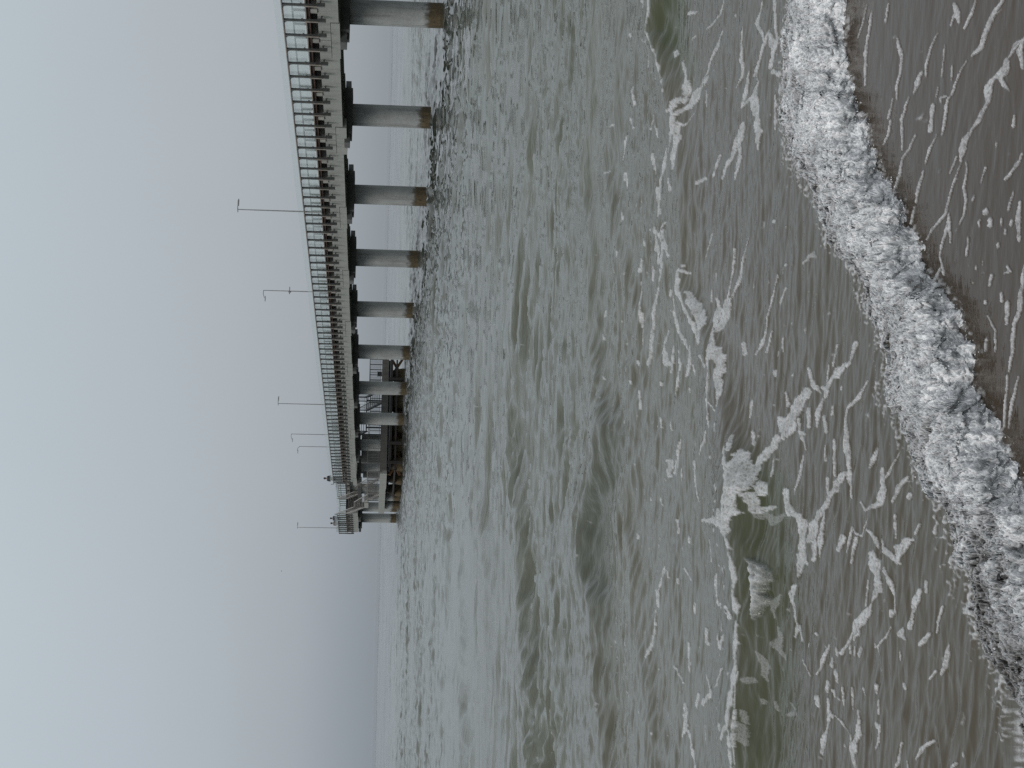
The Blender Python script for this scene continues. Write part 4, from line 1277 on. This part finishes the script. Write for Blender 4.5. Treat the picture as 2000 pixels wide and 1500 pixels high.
# ---------------------------------------------------------------- sandy bed and beach
yb_ = np.array([-80., -20, -5, 0, 1.5, 2.5, 3.5, 6, 12, 30, 120]); xb_ = np.linspace(-60, 60, 61)
BX, BY = np.meshgrid(xb_, yb_)
BZ = np.where(BY < 2.9, (2.9-BY)*.085, (2.9-BY)*.03) + .01*gnoise(BX*.7, BY*.7, 900)
BZ = np.maximum(BZ, -2.2); BZ = np.minimum(BZ, 2.0)
m, nt, p = newmat('wet_sand')
f1 = noise(nt, coords(nt, (1,1,1), False), 3, 6, .7); f2 = noise(nt, coords(nt, (1,1,1), False), 220, 3, .7)
cc = mix(nt, f1, (.10, .080, .058), (.17, .14, .105)); cc = mix(nt, .35, cc, f2, 'OVERLAY')
nt.links.new(cc, p.inputs['Base Color']); p.inputs['Roughness'].default_value = .45; bump(nt, p, f2, .3, .004)
beach = grid_mesh('beach', BX, BY, BZ, {}, m); tag(beach, kind='structure')

# a dark pebble caught on the foam
pb = MB()
nn, mm = 14, 9
vs = [(0, 0, -.007)]
for i in range(1, mm):
    ph = math.pi*i/mm
    for k in range(nn):
        th = 2*math.pi*k/nn; rr = .011*math.sin(ph)*(1+.12*math.sin(3*th+1)+.07*math.cos(2*th))
        vs.append((rr*math.cos(th), rr*.85*math.sin(th), -.008*math.cos(ph)))
vs.append((0, 0, .008))
fs = [(0, 1+(k+1) % nn, 1+k) for k in range(nn)]
for i in range(mm-2):
    fs += [(1+i*nn+k, 1+i*nn+(k+1) % nn, 1+(i+1)*nn+(k+1) % nn, 1+(i+1)*nn+k) for k in range(nn)]
fs += [(len(vs)-1, 1+(mm-2)*nn+k, 1+(mm-2)*nn+(k+1) % nn) for k in range(nn)]
pb.add(vs, fs, True)
dd = np.hypot(bx-PEB[0], by-PEB[1]); ii = np.unravel_index(np.argmin(dd), dd.shape)
peb = pb.build('pebble', M['black'], None, (PEB[0], PEB[1], float(bz[ii])+.006))
tag(peb, 'small round black pebble lying in the white foam at the beach edge', 'pebble')

# ---------------------------------------------------------------- light: overcast sky and a very soft sun
w = bpy.data.worlds.new('World'); scene.world = w; w.use_nodes = True
nt = w.node_tree; bg = nt.nodes['Background']
SUN_EL, SUN_AZ = math.radians(48), math.radians(-125)
sky = N(nt, 'ShaderNodeTexSky', sky_type='NISHITA'); sky.sun_disc = False
sky.sun_elevation = SUN_EL; sky.sun_rotation = SUN_AZ; sky.dust_density = 6; sky.air_density = 1.5
tc = N(nt, 'ShaderNodeTexCoord'); sp = N(nt, 'ShaderNodeSeparateXYZ'); nt.links.new(tc.outputs['Generated'], sp.inputs[0])
el = math_(nt, 'ADD', math_(nt, 'MULTIPLY', sp.outputs[2], 1.0), .1)
left = ramp(nt, SKY_L, el).outputs[0]; right = ramp(nt, SKY_R, el).outputs[0]
azf = math_(nt, 'ADD', math_(nt, 'MULTIPLY', sp.outputs[0], 2.0), .5, True)
g = mix(nt, azf, left, right)
cl = noise(nt, tc.outputs['Generated'], 2.2, 5, .55)
g = mix(nt, .10, g, ramp(nt, [(.3, (.2,.2,.2)), (.7, (.8,.8,.8))], cl).outputs[0], 'SOFT_LIGHT')
sk = mix(nt, 1.0, sky.outputs[0], (.1, .1, .1), 'MULTIPLY')          # clear-sky strength 0.1, veiled by cloud
sk = mix(nt, .06, g, sk)
nt.links.new(sk, bg.inputs[0]); bg.inputs[1].default_value = 1.0
sun = bpy.data.lights.new('sun', 'SUN'); sun.energy = SUN_E; sun.angle = math.radians(30); sun.color = (1, .97, .93)
so = bpy.data.objects.new('sun', sun); COL.objects.link(so)
dirv = Vector((math.sin(SUN_AZ)*math.cos(SUN_EL), math.cos(SUN_AZ)*math.cos(SUN_EL), math.sin(SUN_EL)))
so.rotation_euler = dirv.to_track_quat('Z', 'Y').to_euler(); so.location = (-30, -20, 40)

# ---------------------------------------------------------------- camera, held on its side
PITCH, ROLL = .086, .0242
R_ = Vector((1,0,0)); F_ = Vector((0, math.cos(PITCH), -math.sin(PITCH))); U_ = Vector((0, math.sin(PITCH), math.cos(PITCH)))
cr_ = R_*math.cos(ROLL) + U_*math.sin(ROLL); cu_ = U_*math.cos(ROLL) - R_*math.sin(ROLL)
cam = bpy.data.cameras.new('camera'); co = bpy.data.objects.new('camera', cam); COL.objects.link(co)
cam.sensor_width = 36; cam.lens = 54; cam.clip_start = .1; cam.clip_end = 12000
mx = Matrix((( -cu_.x, cr_.x, -F_.x, 0), (-cu_.y, cr_.y, -F_.y, 0), (-cu_.z, cr_.z, -F_.z, H_EYE), (0, 0, 0, 1)))
co.matrix_world = mx
scene.camera = co
scene.view_settings.view_transform = 'Standard'; scene.view_settings.look = 'None'; scene.view_settings.exposure = 0
scene.render.engine = 'CYCLES'
scene.cycles.max_bounces = 6; scene.cycles.transparent_max_bounces = 24; scene.cycles.caustics_reflective = False
scene.cycles.use_denoising = False
